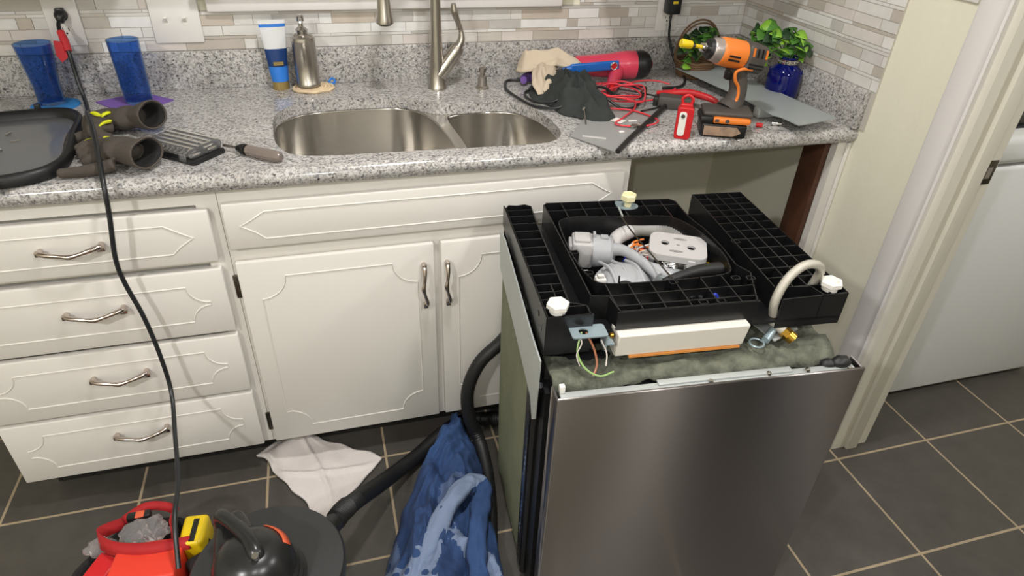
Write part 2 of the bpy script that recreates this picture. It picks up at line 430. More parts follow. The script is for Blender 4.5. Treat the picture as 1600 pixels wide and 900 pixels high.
# window over the sink
wr = bpy.data.objects.new('window_1', None); COL.objects.link(wr); wr['kind'] = 'structure'
bm = BM(); box(bm, -1.005, -0.005, -0.028, 0.0, 1.118, 1.162, bev=0.004); box(bm, -1.03, 0.02, -0.05, 0.02, 1.162, 1.185, bev=0.004)
obj('window_sill', bm, M['trimw'], wr)
bm = BM()
box(bm, -1.07, -1.0, -0.018, 0, 1.185, 2.11, bev=0.003); box(bm, -0.01, 0.06, -0.018, 0, 1.185, 2.11, bev=0.003); box(bm, -1.0, -0.01, -0.018, 0, 2.04, 2.11, bev=0.003)
box(bm, -1.0, -0.96, 0.03, 0.07, 1.16, 2.05); box(bm, -0.05, -0.01, 0.03, 0.07, 1.16, 2.05); box(bm, -0.96, -0.05, 0.03, 0.07, 1.16, 1.2); box(bm, -0.96, -0.05, 0.03, 0.07, 2.0, 2.05)
box(bm, -0.96, -0.05, 0.035, 0.065, 1.58, 1.61)
obj('window_frame', bm, M['trimw'], wr)
bm = BM(); box(bm, -0.96, -0.05, 0.048, 0.054, 1.2, 2.0); obj('window_pane', bm, M['night'], wr)

# mosaic backsplash tiles
TC = ['e6e4e0', 'dfdcd7', 'd9d6d1', 'd0ccc6', 'cac4bb', 'bfb7ad', 'e9e8e6', 'd9d4cd', 'd3d0cd', 'd8d0ca', 'c8bdb0', 'dedcda', 'c4c0bb']
def mosaic(name, u0, u1, z0, z1, place, parent, holes=()):
    bm = BM(); z = z0; cols = []
    r = random.Random(11 if name.endswith('back') else 5)
    seq = [0.028, 0.0085, 0.026, 0.028, 0.0085, 0.0085, 0.028, 0.0085, 0.026]
    k = 0
    while z < z1:
        h = seq[k % len(seq)]; k += 1
        zt = min(z + h, z1)
        u = u0 - r.random() * 0.05
        while u < u1:
            L = r.choice([0.035, 0.05, 0.075, 0.10, 0.12, 0.15]) if h > 0.01 else r.choice([0.09, 0.14, 0.2])
            a, b = max(u, u0), min(u + L, u1)
            if b - a > 0.004:
                glass = r.random() < 0.3
                d = 0.0062 + (0.0012 if glass else r.random() * 0.0008)
                segs = [(a, b)]
                for (ha, hb, hz0, hz1) in holes:
                    if zt > hz0 and z < hz1:
                        ns = []
                        for s, t in segs:
                            if t <= ha or s >= hb: ns.append((s, t)); continue
                            if s < ha: ns.append((s, ha))
                            if t > hb: ns.append((hb, t))
                        segs = ns
                for s, t in segs:
                    if t - s < 0.004: continue
                    n0 = len(bm.faces)
                    place(bm, s + 0.0008, t - 0.0008, z + 0.0008, zt - 0.0008, d)
                    c = srgb(r.choice(TC if r.random() < 0.8 else TC[:3])); cols += [c] * (len(bm.faces) - n0)
            u += L
        z = zt
    o = obj(name, bm, M['tile'], parent, smooth=0)
    o['kind'] = 'structure'
    tint(o, lambda p: cols[p.index])
def pl_back(bm, a, b, z0, z1, d): box(bm, a, b, -d, -0.0005, z0, z1)
def pl_right(bm, a, b, z0, z1, d): box(bm, W - d, W - 0.0005, -b, -a, z0, z1)
bm = BM(); box(bm, -2.2, W - 0.004, -0.0045, 0.0, CT, 1.118); box(bm, -2.2, -1.07, -0.0045, 0, 1.118, 1.40); box(bm, 0.06, W - 0.004, -0.0045, 0, 1.118, 1.40)
gb = obj('trim_2', bm, M['grout'], smooth=0); gb['kind'] = 'structure'
mosaic('mosaic_tile_back', -2.2, W - 0.007, 1.017, 1.40, pl_back, gb, holes=[(-1.07, 0.06, 1.118, 2)])
bm = BM(); box(bm, W - 0.0045, W - 0.0003, -0.655, -0.0045, CT, 1.40)
gr = obj('trim_3', bm, M['grout'], smooth=0); gr['kind'] = 'structure'
mosaic('mosaic_tile_right', 0.0065, 0.655, 1.017, 1.40, pl_right, gr)

# ------------------------------------------------------------------ worktop
def catmull2(pts, n=6): return [(p.x, p.y) for p in spline([(x, y, 0) for x, y in pts], n, True)]
sink_cut = catmull2([(-0.862, -0.38), (-0.858, -0.27), (-0.80, -0.192), (-0.70, -0.172), (-0.60, -0.170), (-0.53, -0.180), (-0.475, -0.215), (-0.43, -0.252),
                     (-0.36, -0.256), (-0.27, -0.252), (-0.215, -0.275), (-0.175, -0.34), (-0.160, -0.43), (-0.163, -0.52), (-0.20, -0.575), (-0.27, -0.588),
                     (-0.42, -0.582), (-0.60, -0.576), (-0.75, -0.570), (-0.82, -0.545), (-0.852, -0.48)], 5)
ct = thing('granite_countertop', 'speckled grey granite countertop with a rounded front edge and sink cut-out', 'countertop', (0, 0, 0))
bm = sheet_with_holes([(-2.2, -0.618), (W - 0.001, -0.618), (W - 0.001, -0.001), (-2.2, -0.001)], [sink_cut], CT - 0.031, CT)
obj('worktop_slab', bm, M['granite'], ct)
bm = BM(); pr = []
for k in range(9):
    t = math.radians(90 - 180 * k / 8); pr.append((-0.618 - 0.022 * math.cos(t), CT - 0.0215 + 0.0215 * math.sin(t)))
pr = [(-0.6175, CT)] + pr + [(-0.6175, CT - 0.043)]
prism(bm, [(y, z) for y, z in pr], -2.2, W - 0.001, axis='x'); obj('front_edge', bm, M['granite'], ct)
bm = BM(); box(bm, -2.2, W - 0.021, -0.021, -0.0046, CT, CT + 0.102, bev=0.002); obj('rear_upstand', bm, M['granite'], ct)
bm = BM(); box(bm, W - 0.021, W - 0.0046, -0.640, -0.0046, CT, CT + 0.102, bev=0.002); obj('side_upstand', bm, M['granite'], ct)

# ------------------------------------------------------------------ sink
sk = thing('undermount_sink', 'brushed stainless double bowl undermount sink, large bowl left and small bowl right', 'sink', (-0.52, -0.38, 0.68))
so = Vector((-0.52, -0.38, 0.68))
def bowl(name, outline, zt, zb, inset):
    bm = BM(); n = len(outline); cx = sum(p[0] for p in outline) / n; cy = sum(p[1] for p in outline) / n
    rings = []
    lv = [(0, zt), (0.0, zt - 0.005), (0.004, zb + 0.05), (0.012, zb + 0.02), (0.03, zb + 0.006), (0.06, zb)]
    for d, z in lv:
        ring = []
        for x, y in outline:
            v = Vector((x - cx, y - cy)); L = v.length; v *= (L - d) / L
            ring.append(bm.verts.new((cx + v.x, cy + v.y, z)))
        rings.append(ring)
    for d, z in reversed([(a + 0.0015, b - 0.0015) for a, b in lv]): pass
    for a, b in zip(rings, rings[1:]):
        for i in range(n): bm.faces.new((a[i], a[(i + 1) % n], b[(i + 1) % n], b[i]))
    bm.faces.new(rings[-1])
    for v in bm.verts: v.co -= so
    o = obj(name, bm, M['sink'], sk, smooth=60); mod(o, 'SOLIDIFY', thickness=0.0012, offset=0)
    bm = BM(); lathe(bm, [(0.0, zb + 0.0015), (0.02, zb + 0.0015), (0.04, zb + 0.003), (0.044, zb + 0.001)], 24, Matrix.Translation((cx, cy, 0)))
    for v in bm.verts: v.co -= so
    obj('drain', bm, M['silver'], o)
    return o
bl = catmull2([(-0.868, -0.38), (-0.864, -0.265), (-0.80, -0.185), (-0.70, -0.165), (-0.60, -0.163), (-0.53, -0.172), (-0.482, -0.21), (-0.452, -0.28), (-0.436, -0.38), (-0.430, -0.48), (-0.434, -0.55), (-0.47, -0.582),
               (-0.60, -0.584), (-0.75, -0.578), (-0.825, -0.552), (-0.86, -0.48)], 5)
brr = catmull2([(-0.412, -0.29), (-0.39, -0.258), (-0.34, -0.248), (-0.27, -0.245), (-0.21, -0.27), (-0.168, -0.335), (-0.153, -0.43), (-0.156, -0.525), (-0.195, -0.582), (-0.27, -0.595), (-0.37, -0.592), (-0.400, -0.565), (-0.404, -0.45)], 5)
bowl('large_bowl', bl, CT - 0.0335, 0.69, 0.01)
bowl('small_bowl', brr, CT - 0.0335, 0.72, 0.01)
bm = BM()
dv = [(-0.50, -0.20), (-0.482, -0.21), (-0.452, -0.28), (-0.436, -0.38), (-0.430, -0.48), (-0.434, -0.55), (-0.45, -0.60), (-0.38, -0.60), (-0.400, -0.565), (-0.404, -0.45), (-0.412, -0.29), (-0.39, -0.258), (-0.36, -0.235)]
dv = [(p.x, p.y) for p in spline([(x, y, 0) for x, y in dv], 4, True)]
prism(bm, [(x - so.x, y - so.y) for x, y in dv], CT - 0.0345 - so.z, CT - 0.0315 - so.z); obj('divider', bm, M['sink'], sk)

# ------------------------------------------------------------------ cabinets
def line_loop(pts, x0, y0): return [(x0 + a, y0 + b) for a, b in pts]
def routed(bm, pts, y):  # raised moulding line following an outline in the xz plane
    P = [(x, y, z) for x, z in pts]
    tube(bm, P, 0.0019, 6, 0, closed=True)
def concave(x0, x1, z0, z1, r):
    o = []
    for cx, cz, a0 in ((x1, z1, 270), (x0, z1, 0), (x0, z0, 90), (x1, z0, 180)):
        # arc centred on the corner, bulging inwards
        for k in range(7):
            t = math.radians(a0 - 90 * k / 6); o.append((cx + r * math.cos(t), cz + r * math.sin(t)))
    return o
def pointed(x0, x1, z0, z1, d):
    zm = (z0 + z1) / 2; h = (z1 - z0)
    return [(x1 - d, z1), (x1 - d * .45, zm + h * .22), (x1, zm + h * .03), (x1 - d * .55, zm - h * .25), (x1 - d * .9, z0), (x0 + d * .9, z0), (x0 + d * .55, zm - h * .25), (x0, zm + h * .03), (x0 + d * .45, zm + h * .22), (x0 + d, z1)]
def panel(name, x0, x1, z0, z1, parent, shape, y=-0.63, r=0.05, ins=0.045):
    bm = BM(); box(bm, x0, x1, y, y + 0.0195, z0, z1, bev=0.004, seg=2)
    if shape == 'c': routed(bm, concave(x0 + ins, x1 - ins, z0 + ins, z1 - ins, r), y)
    else: routed(bm, pointed(x0 + ins, x1 - ins, z0 + ins * .72, z1 - ins * .72, 0.055), y)
    return obj(name, bm, M['cab'], parent, recalc=True)
def pull(parent, x, z, vert=False):
    bm = BM(); L = 0.058
    P = [(-L, 0, 0), (-L, -.012, 0), (-L * .75, -.022, 0.0), (-L * .3, -.027, -.003), (0, -.028, -.006), (L * .3, -.027, -.003), (L * .75, -.022, .003), (L, -.012, 0.004), (L, 0, 0.004)]
    tube(bm, P, [0.006, .0065, .0055, .0042, .0062, .0042, .0055, .0065, .006], 10, 5)
    for s in (-1, 1): box(bm, s * L - .007, s * L + .009 * 1, -.018, -.008, -.006, .006, bev=.002)
    rot = Matrix.Rotation(PI / 2, 4, 'Y') if vert else Matrix.Identity(4)
    for v in bm.verts: v.co = Matrix.Translation((x, -0.6305, z)) @ rot @ v.co
    return obj('handle', bm, M['chrome'], parent)
dc = thing('drawer_cabinet', 'white painted base cabinet with four drawers left of the sink cabinet', 'cabinet', (0, 0, 0))
bm = BM()
box(bm, -1.575, -0.98, -0.59, -0.03, 0.10, 0.868)
# face frame
box(bm, -1.585, -0.985, -0.61, -0.59, 0.838, 0.868); box(bm, -1.585, -0.985, -0.61, -0.59, 0.10, 0.13)
box(bm, -1.585, -1.55, -0.61, -0.59, 0.13, 0.838); box(bm, -1.03, -0.985, -0.61, -0.59, 0.13, 0.838)
for z in (0.30, 0.495, 0.69): box(bm, -1.55, -1.03, -0.61, -0.59, z, z + 0.025)
obj('carcass', bm, M['cab'], dc)
bm = BM(); box(bm, -1.57, -0.98, -0.535, -0.52, 0.0, 0.10); obj('toe_kick', bm, M['toe'], dc)
for i, (z0, z1, hz, s) in enumerate(((0.703, 0.832, 0.772, 'p'), (0.505, 0.683, 0.608, 'c'), (0.311, 0.492, 0.418, 'c'), (0.108, 0.300, 0.229, 'c'))):
    d = panel('drawer', -1.588, -1.006, z0, z1, dc, s, r=0.045, ins=0.04)
    pull(d, -1.285, hz)
sc_ = thing('sink_cabinet', 'white painted sink base cabinet with false drawer front and two doors', 'cabinet', (0, 0, 0))
bm = BM()
box(bm, -0.975, -0.957, -0.59, -0.03, 0.10, 0.868); box(bm, -0.018, 0.0, -0.59, -0.03, 0.10, 0.868); box(bm, -0.957, -0.018, -0.59, -0.03, 0.10, 0.12)
box(bm, -0.984, 0.0, -0.61, -0.59, 0.825, 0.868); box(bm, -0.984, 0.0, -0.61, -0.59, 0.10, 0.13); box(bm, -0.984, 0.0, -0.61, -0.59, 0.685, 0.74)
for zz0, zz1 in ((0.13, 0.685), (0.74, 0.825)): box(bm, -0.984, -0.95, -0.61, -0.59, zz0, zz1); box(bm, -0.04, 0.0, -0.61, -0.59, zz0, zz1)
box(bm, -0.53, -0.48, -0.61, -0.59, 0.13, 0.685)
obj('carcass', bm, M['cab'], sc_)
bm = BM(); box(bm, -0.985, 0.0, -0.535, -0.52, 0.0, 0.10); obj('toe_kick', bm, M['toe'], sc_)
panel('false_drawer_front', -0.978, -0.022, 0.728, 0.842, sc_, 'p', ins=0.032)
for x0, x1, hx in ((-0.976, -0.514, -0.542), (-0.497, -0.03, -0.483)):
    d = panel('door', x0, x1, 0.110, 0.692, sc_, 'c', r=0.06, ins=0.045)
    pull(d, hx, 0.578, True)
    hxx = x0 - 0.006 if x0 < -0.9 else x1 + 0.006
    for hz in (0.62, 0.175):
        bm = BM(); box(bm, hxx - 0.008, hxx + 0.006, -0.616, -0.609, hz - 0.032, hz + 0.032, bev=0.003); cyl(bm, (hxx + .004, -0.619, hz - .022), (hxx + .004, -0.619, hz + .022), 0.004, 10)
        obj('hinge', bm, M['dark_metal'], d)

# end filler beside the opening, brown board inside it
fp = thing('end_panel', 'narrow white filler panel between the dishwasher opening and the right wall', 'cabinet panel', (0.63, -0.61, 0))
bm = BM(); box(bm, -0.02, 0.019, -0.012, 0.0, 0, 0.872); box(bm, -0.02, 0.0, 0, 0.012, 0, 0.872); box(bm, 0.008, 0.019, -0.02, -0.012, 0.0, 0.872, bev=.003)
obj('filler_strip', bm, M['cab'], fp)
bb = BM(); box(bb, 0.592, 0.609, -0.597, -0.515, 0.0, 0.871, bev=0.001)
tag(obj('wooden_board', bb, M['brownwood']), 'dark brown wooden board standing inside the right edge of the dishwasher opening', 'board')

# upper cabinets (just above the picture) that shade the corners
for nm, x0, x1, lb in (('wall_cabinet', 0.05, W - 0.001, 'white wall cabinet hung above the right corner of the counter'), ('wall_cabinet', -2.2, -1.12, 'white wall cabinet hung above the blue tumblers')):
    t = thing(nm, lb, 'cabinet', (x0, 0, 1.30))
    bm = BM(); box(bm, 0, x1 - x0, -0.36, -0.008, 0, 0.9); obj('carcass', bm, M['cab'], t)
    h = (x1 - x0) / 2
    for k in (0, 1):
        bm = BM(); box(bm, k * h + .004, (k + 1) * h - .004, -0.38, -0.3605, 0.005, 0.895, bev=0.004)
        routed(bm, concave(k * h + .045, (k + 1) * h - .045, .05, .85, .05), -0.38); obj('door', bm, M['cab'], t)

# unseen dark cabinet, added behind the camera to darken the steel door's reflection
t = thing('reflection_blocker', 'unseen tall dark cabinet added against the right wall to darken the steel door reflection', 'cabinet', (W - 0.002, -1.90, 0))
bm = BM(); box(bm, -0.21, 0, -1.45, 0, 0.08, 2.1, bev=0.003); box(bm, -0.19, 0, -1.44, -0.01, 0, 0.08); obj('carcass', bm, M['reflect_dark'], t)
for k in range(3):
    bm = BM(); box(bm, -0.23, -0.2105, -1.445 + k * .482, -0.975 + k * .482, 0.09, 2.09, bev=0.004); d = obj('door', bm, M['reflect_dark'], t)
    bm = BM(); tube(bm, [(-0.23, -1.00 + k * .482, 1.0), (-0.255, -1.00 + k * .482, 1.01), (-0.255, -1.00 + k * .482, 1.12), (-0.23, -1.00 + k * .482, 1.13)], 0.005, 8, 3); obj('handle', bm, M['nickel'], d)

# ------------------------------------------------------------------ washer in the laundry room
t = thing('washing_machine', 'white washing machine seen through the laundry doorway', 'washing machine', (0.93, -0.79, 0))
bm = BM(); box(bm, 0, 0.68, 0, 0.70, 0.012, 0.838, bev=0.012, seg=3); obj('body', bm, M['washer'], t)
bm = BM(); box(bm, 0.0, 0.68, -0.006, 0.70, 0.845, 0.925, bev=0.02, seg=3); obj('top_cover', bm, M['washer'], t)
bm = BM(); box(bm, 0.03, 0.65, 0.05, 0.52, 0.925, 0.94, bev=0.006); obj('lid', bm, M['night'], t)
bm = BM(); prism(bm, [(0.54, 0.925), (0.70, 0.925), (0.70, 1.08), (0.62, 1.08)], 0.0, 0.68, axis='x'); obj('control_panel', bm, M['washer'], t)
for x in (0.06, 0.62):
    for y in (0.06, 0.62):
        bm = BM(); cyl(bm, (x, y, 0), (x, y, 0.014), 0.02); obj('foot', bm, M['rubber'], t)
# ------------------------------------------------------------------ dishwasher, upside down, front towards the camera
DZ = 0.82
dw = thing('dishwasher', 'upside down dishwasher with stainless door, black ribbed base on top and exposed pump', 'dishwasher', (-0.396, -1.149, 0.0), math.radians(-4.9))
def inpoly(x, y, poly):
    c = False; n = len(poly)
    for i in range(n):
        x1, y1 = poly[i]; x2, y2 = poly[(i + 1) % n]
        if (y1 > y) != (y2 > y) and x < (x2 - x1) * (y - y1) / (y2 - y1) + x1: c = not c
    return c
def cuts(poly_list, c, ax):
    xs = []
    for poly in poly_list:
        n = len(poly)
        for i in range(n):
            a, b = poly[i], poly[(i + 1) % n]
            if (a[ax] > c) != (b[ax] > c):
                f = (c - a[ax]) / (b[ax] - a[ax]); xs.append(a[1 - ax] + f * (b[1 - ax] - a[1 - ax]))
    xs.sort(); return list(zip(xs[::2], xs[1::2]))
def wall_strip(bm, pts, t, z0, z1, closed=True):
    n = len(pts)
    for i in range(n if closed else n - 1):
        a = Vector(pts[i]); b = Vector(pts[(i + 1) % n]); d = b - a
        if d.length < 1e-5: continue
        d.normalize(); nn = Vector((-d.y, d.x)) * t / 2; a2 = a - d * t / 2; b2 = b + d * t / 2
        prism(bm, [tuple(a2 - nn), tuple(b2 - nn), tuple(b2 + nn), tuple(a2 + nn)], z0, z1)
rail_l = [(0, 0), (0, 0.425), (0.010, 0.440), (0.028, 0.436), (0.048, 0.440), (0.060, 0.430), (0.057, 0.37), (0.050, 0.04), (0.080, 0.028), (0.080, 0)]
main_p = [(0.092, 0.432), (0.100, 0.442), (0.400, 0.432), (0.412, 0.418), (0.412, 0.335), (0.424, 0.28), (0.428, 0.20), (0.424, 0.125), (0.440, 0.095), (0.425, 0.055), (0.405, 0.0), (0.136, 0.0), (0.130, 0.050), (0.096, 0.056)]
rail_r = [(0.470, 0.448), (0.595, 0.448), (0.595, 0), (0.545, 0.0), (0.535, 0.032), (0.462, 0.036)]
hole = catmull2([(0.100, 0.20), (0.104, 0.33), (0.118, 0.358), (0.16, 0.368), (0.26, 0.358), (0.345, 0.350), (0.378, 0.335), (0.405, 0.28), (0.418, 0.20), (0.412, 0.135), (0.385, 0.095), (0.26, 0.088), (0.14, 0.092), (0.112, 0.12)], 4)
ZF = DZ - 0.052
bm = sheet_with_holes([(0.0, 0.0), (0.595, 0.0), (0.595, 0.445), (0.0, 0.438)], [hole], ZF - 0.006, ZF)
T = 0.0026
for poly, hl, xs, ys, ztop in (
    (rail_l, None, [0.03], [0.028, 0.055, 0.08, 0.105, 0.14, 0.175, 0.21, 0.245, 0.28, 0.315, 0.35, 0.385, 0.415], DZ),
    (main_p, hole, [0.18, 0.225, 0.275, 0.33, 0.375, 0.135], [0.018, 0.052, 0.403], DZ),
    (rail_r, None, [0.500, 0.530, 0.562], [0.035, 0.07, 0.105, 0.145, 0.185, 0.225, 0.262, 0.298, 0.33, 0.36, 0.39, 0.42], DZ)):
    wall_strip(bm, poly, T, ZF, ztop)
    PL = [poly] + ([hl] if hl else [])
    for c in xs:
        for a, b in cuts(PL, c, 0):
            if b - a > 0.006 and not (poly is rail_l and a > 0.2) :
                if poly is rail_l: b = min(b, 0.105)
                box(bm, c - T / 2, c + T / 2, a, b, ZF, ztop - 0.0008)
    for c in ys:
        for a, b in cuts(PL, c, 1):
            if b - a > 0.006: box(bm, a, b, c - T / 2, c + T / 2, ZF, ztop - 0.0005)
wall_strip(bm, hole, 0.003, ZF - 0.072, DZ)
# little square sockets along the opening and rails
for x, y in ((0.106, 0.215), (0.115, 0.135), (0.27, 0.081), (0.40, 0.079), (0.468, 0.215), (0.43, 0.075), (0.335, 0.008), (0.30, 0.008)):
    wall_strip(bm, [(x - .008, y - .006), (x + .008, y - .006), (x + .008, y + .006), (x - .008, y + .006)], 0.0022, ZF, DZ + 0.0005)
# outer skirts down to the tub: left side, front of the rails, right side, rear
prism(bm, [(0.0, DZ), (0.0, DZ - 0.085), (0.085, DZ - 0.085), (0.085, DZ)], -0.0025, 0.0, axis='y')
prism(bm, [(0.46, DZ - 0.004), (0.595, DZ), (0.595, DZ - 0.072), (0.46, DZ - 0.072)], 0.0, 0.003, axis='y')
prism(bm, [(0.13, DZ - 0.001), (0.41, DZ - 0.001), (0.41, DZ - 0.040), (0.13, DZ - 0.040)], -0.003, 0.0, axis='y')
prism(bm, [(-0.0025, DZ), (0.44, DZ), (0.44, DZ - 0.05), (0.06, DZ - 0.085), (-0.0025, DZ - 0.085)], -0.003, 0.0, axis='x')
prism(bm, [(0.0, DZ), (0.448, DZ), (0.448, DZ - 0.072), (0.0, DZ - 0.072)], 0.594, 0.597, axis='x')
prism(bm, [(0.0, ZF), (0.595, ZF), (0.595, 0.66), (0.0, 0.66)], 0.436, 0.440, axis='y')
# arm clip holes on the left skirt
for y, z in ((0.03, 0.775), (0.055, 0.79)): cyl(bm, (-0.004, y, z), (-0.002, y, z), 0.006, 12)
base = obj('base_frame', bm, M['blackf'], dw, smooth=0)
# levelling feet (hexagonal, white)
for x, y, zz, r in ((0.023, 0.020, 0.0, 'white_pl'), (0.570, 0.022, 0.0, 'white_pl'), (0.285, 0.400, 0.0, 'ivory')):
    bm = BM(); Mx = Matrix.Translation((x, y, DZ))
    if r == 'ivory':
        lathe(bm, [(0.008, -0.002), (0.0085, 0.022)], 16, Mx, cap0=True); lathe(bm, [(0.013, 0.016), (0.0185, 0.021), (0.0185, 0.032), (0.015, 0.035)], 6, Mx, cap0=True, cap1=False)
        lathe(bm, [(0.015, 0.035), (0.010, 0.0345), (0.009, 0.028), (0.0001, 0.028)], 6, Mx)
    else:
        lathe(bm, [(0.015, -0.004), (0.0155, 0.010)], 20, Mx, cap0=True); lathe(bm, [(0.019, 0.005), (0.0215, 0.007), (0.0215, 0.015), (0.020, 0.0165), (0.0155, 0.0165), (0.0125, 0.006), (0.0001, 0.003)], 6, Mx, cap0=True)
    obj('levelling_foot', bm, M[r], dw)
# rear foot washer plate
bm = BM(); prism(bm, catmull2([(0.262, 0.425), (0.262, 0.392), (0.285, 0.384), (0.306, 0.390), (0.310, 0.405), (0.296, 0.420), (0.277, 0.426)], 4), DZ + 0.0008, DZ + 0.0035)
obj('foot_plate', bm, M['bluegrey'], dw)
# tub body, left bitumen sheet, galvanised strip
bm = BM(); box(bm, 0.004, 0.591, 0.012, 0.395, 0.02, 0.70, bev=0.012); box(bm, 0.001, 0.03, -0.025, 0.03, 0.0, 0.66); box(bm, 0.565, 0.591, -0.025, 0.03, 0.0, 0.66)
obj('tub', bm, M['black'], dw)
bm = BM(); prism(bm, [(0.085, 0.03), (0.370, 0.0), (0.392, 0.25), (0.400, 0.60), (0.398, 0.70), (0.085, 0.70), (0.078, 0.5)], -0.007, 0.004, axis='x')
r2 = random.Random(3)
for _ in range(16):
    y, z = r2.uniform(0.1, 0.36), r2.uniform(0.1, 0.66); ball(bm, (-0.007, y, z), 0.001, 0.003, 0.005, seg=8, rings=5)
obj('side_blanket', bm, M['bitumen'], dw)
bm = BM(); prism(bm, [(-0.018, 0.735), (-0.010, 0.582), (0.012, 0.56), (0.035, 0.60), (0.405, 0.675), (0.420, 0.765), (0.36, 0.776), (0.06, 0.738)], -0.013, -0.010, axis='x')
obj('side_strip', bm, M['galv'], dw)
bm = BM(); box(bm, -0.010, -0.002, 0.040, 0.075, 0.02, 0.62); obj('side_post', bm, M['black'], dw)
bm = BM(); tube(bm, [(-0.006, 0.060, 0.04), (-0.008, 0.055, 0.3), (-0.006, 0.040, 0.60)], 0.0042, 8, 30, rib=0.25); obj('door_spring', bm, M['silver'], dw)
bm = BM(); tube(bm, [(-0.004, 0.026, 0.02), (-0.004, 0.024, 0.3), (-0.005, 0.018, 0.58), (-0.004, 0.0, 0.66)], 0.007, 8, 4); obj('door_cable', bm, M['rubber'], dw)
# top insulation blanket with loose folds
bm = BM(); NX, NY = 60, 26; g = []
for j in range(NY + 1):
    row = []
    for i in range(NX + 1):
        u, v = i / NX, j / NY; x = 0.008 + u * 0.578; y = -0.058 + v * 0.42
        e = 0.016 * noise.noise(Vector((x * 9, 2, 0)))
        if j == 0: y += e
        z = 0.700 + 0.016 * noise.noise(Vector((x * 11, y * 26, 5))) + 0.008 * noise.noise(Vector((x * 45, y * 60, 1)))
        z += 0.013 * math.exp(-((y + 0.030 + 0.01 * math.sin(x * 9)) / 0.022) ** 2)
        z -= 0.022 * max(0, 1 - v * 9) ** 1.5
        z += 0.010 * math.exp(-((u - 0.85) / 0.15) ** 2) * math.exp(-((v - .25) / .2) ** 2)
        row.append(bm.verts.new((x, y, z)))
    g.append(row)
for j in range(NY):
    for i in range(NX):
        u, v = (i + .5) / NX, (j + .5) / NY
        if 0.2 < u < 0.72 and 0.42 < v < 0.94: continue
        bm.faces.new((g[j][i], g[j][i + 1], g[j + 1][i + 1], g[j + 1][i]))
o = obj('insulation_blanket', bm, M['green'], dw, smooth=80); mod(o, 'SOLIDIFY', thickness=0.010, offset=-1)
# stainless door
bm = BM(); box(bm, 0.003, 0.611, -0.094, -0.088, 0.0, 0.708, bev=0.0025, seg=3)
box(bm, 0.003, 0.007, -0.090, -0.052, 0.0, 0.704); box(bm, 0.607, 0.611, -0.090, -0.052, 0.0, 0.704)
dr = obj('door_panel', bm, M['steel'], dw)
bm = BM(); box(bm, 0.014, 0.600, -0.087, -0.066, 0.690, 0.699, bev=0.001); box(bm, 0.20, 0.47, -0.076, -0.062, 0.699, 0.703, bev=.001); box(bm, 0.05, 0.20, -0.088, -0.08, 0.699, 0.702)
obj('door_rim', bm, M['galv'], dr)
bm = BM(); box(bm, 0.012, 0.596, -0.066, -0.040, 0.0, 0.685); obj('inner_door', bm, M['black'], dr)
bm = BM(); ball(bm, (0.577, -0.066, 0.704), 0.02, 0.014, 0.012); ball(bm, (0.555, -0.062, 0.700), 0.018, 0.012, 0.010)
for v in bm.verts: v.co += Vector(v.co).normalized() * 0.004 * noise.noise(v.co * 90)
obj('foam_plug', bm, M['rubber'], dr)
bm = BM(); box(bm, 0.014, 0.024, -0.070, -0.060, 0.699, 0.715, bev=.001); obj('door_clip', bm, M['white_pl'], dr)
for x, y in ((0.30, -0.08), (0.42, -0.075), (0.50, -0.076), (0.585, -0.086)):
    bm = BM(); lathe(bm, [(0.0001, 0.0065), (0.004, 0.006), (0.0055, 0.003), (0.0055, 0)], 12, Matrix.Translation((x, y, 0.699))); obj('screw', bm, M['silver'], dr)
# white control box with orange edge
bx = BM(); prism(bx, [(-0.022, 0.779), (0.06, 0.779), (0.06, 0.728), (0.0, 0.722), (-0.012, 0.724)], 0.132, 0.392, axis='x')
cb = obj('control_box', bx, M['boxw'], dw, smooth=20); mod(cb, 'BEVEL', width=0.003, segments=2)
bm = BM(); box(bm, 0.16, 0.385, -0.0155, -0.006, 0.7205, 0.7245); obj('orange_seal', bm, M['seal'], cb)
bm = BM(); cyl(bm, (0.125, -0.006, 0.772), (0.119, -0.006, 0.772), 0.006, 12); obj('screw', bm, M['brass'], cb)
# zinc junction bracket with hole and loose wires
bm = sheet_with_holes(rrect(0.040, 0.106, -0.034, 0.002, 0.006, 4), [[(0.064 + .009 * math.cos(a * PI / 8), -0.016 + .009 * math.sin(a * PI / 8)) for a in range(16)]], 0.792, 0.7945)
box(bm, 0.104, 0.1065, -0.030, 0.0, 0.755, 0.7935); box(bm, 0.106, 0.122, -0.028, -0.004, 0.766, 0.7685)
jb2 = obj('junction_bracket', bm, M['bluegrey'], dw)
bm = BM(); tube(bm, [(0.062, -0.012, 0.79), (0.052, -0.030, 0.76), (0.064, -0.048, 0.735), (0.090, -0.058, 0.722), (0.118, -0.052, 0.724)], 0.0019, 6, 6); obj('ground_wire', bm, M['wiregreen'], dw)
bm = BM(); tube(bm, [(0.070, -0.014, 0.79), (0.082, -0.032, 0.765), (0.086, -0.046, 0.74), (0.078, -0.056, 0.722)], 0.0021, 6, 6); obj('brown_wire', bm, M['brownw'], dw)
bm = BM(); tube(bm, [(0.098, -0.02, 0.775), (0.106, -0.035, 0.755), (0.104, -0.046, 0.735)], 0.0014, 6, 6); obj('white_wire', bm, M['wirewhite'], dw)
bm = BM(); tube(bm, [(0.050, -0.010, 0.79), (0.060, -0.025, 0.777), (0.050, -0.034, 0.757), (0.056, -0.04, 0.735)], 0.0013, 6, 6); obj('white_wire', bm, M['wirewhite'], dw)

# ---- machinery inside the opening
bm = BM(); box(bm, 0.095, 0.425, 0.09, 0.37, 0.705, 0.709); obj('sump_floor', bm, M['rubber'], dw)
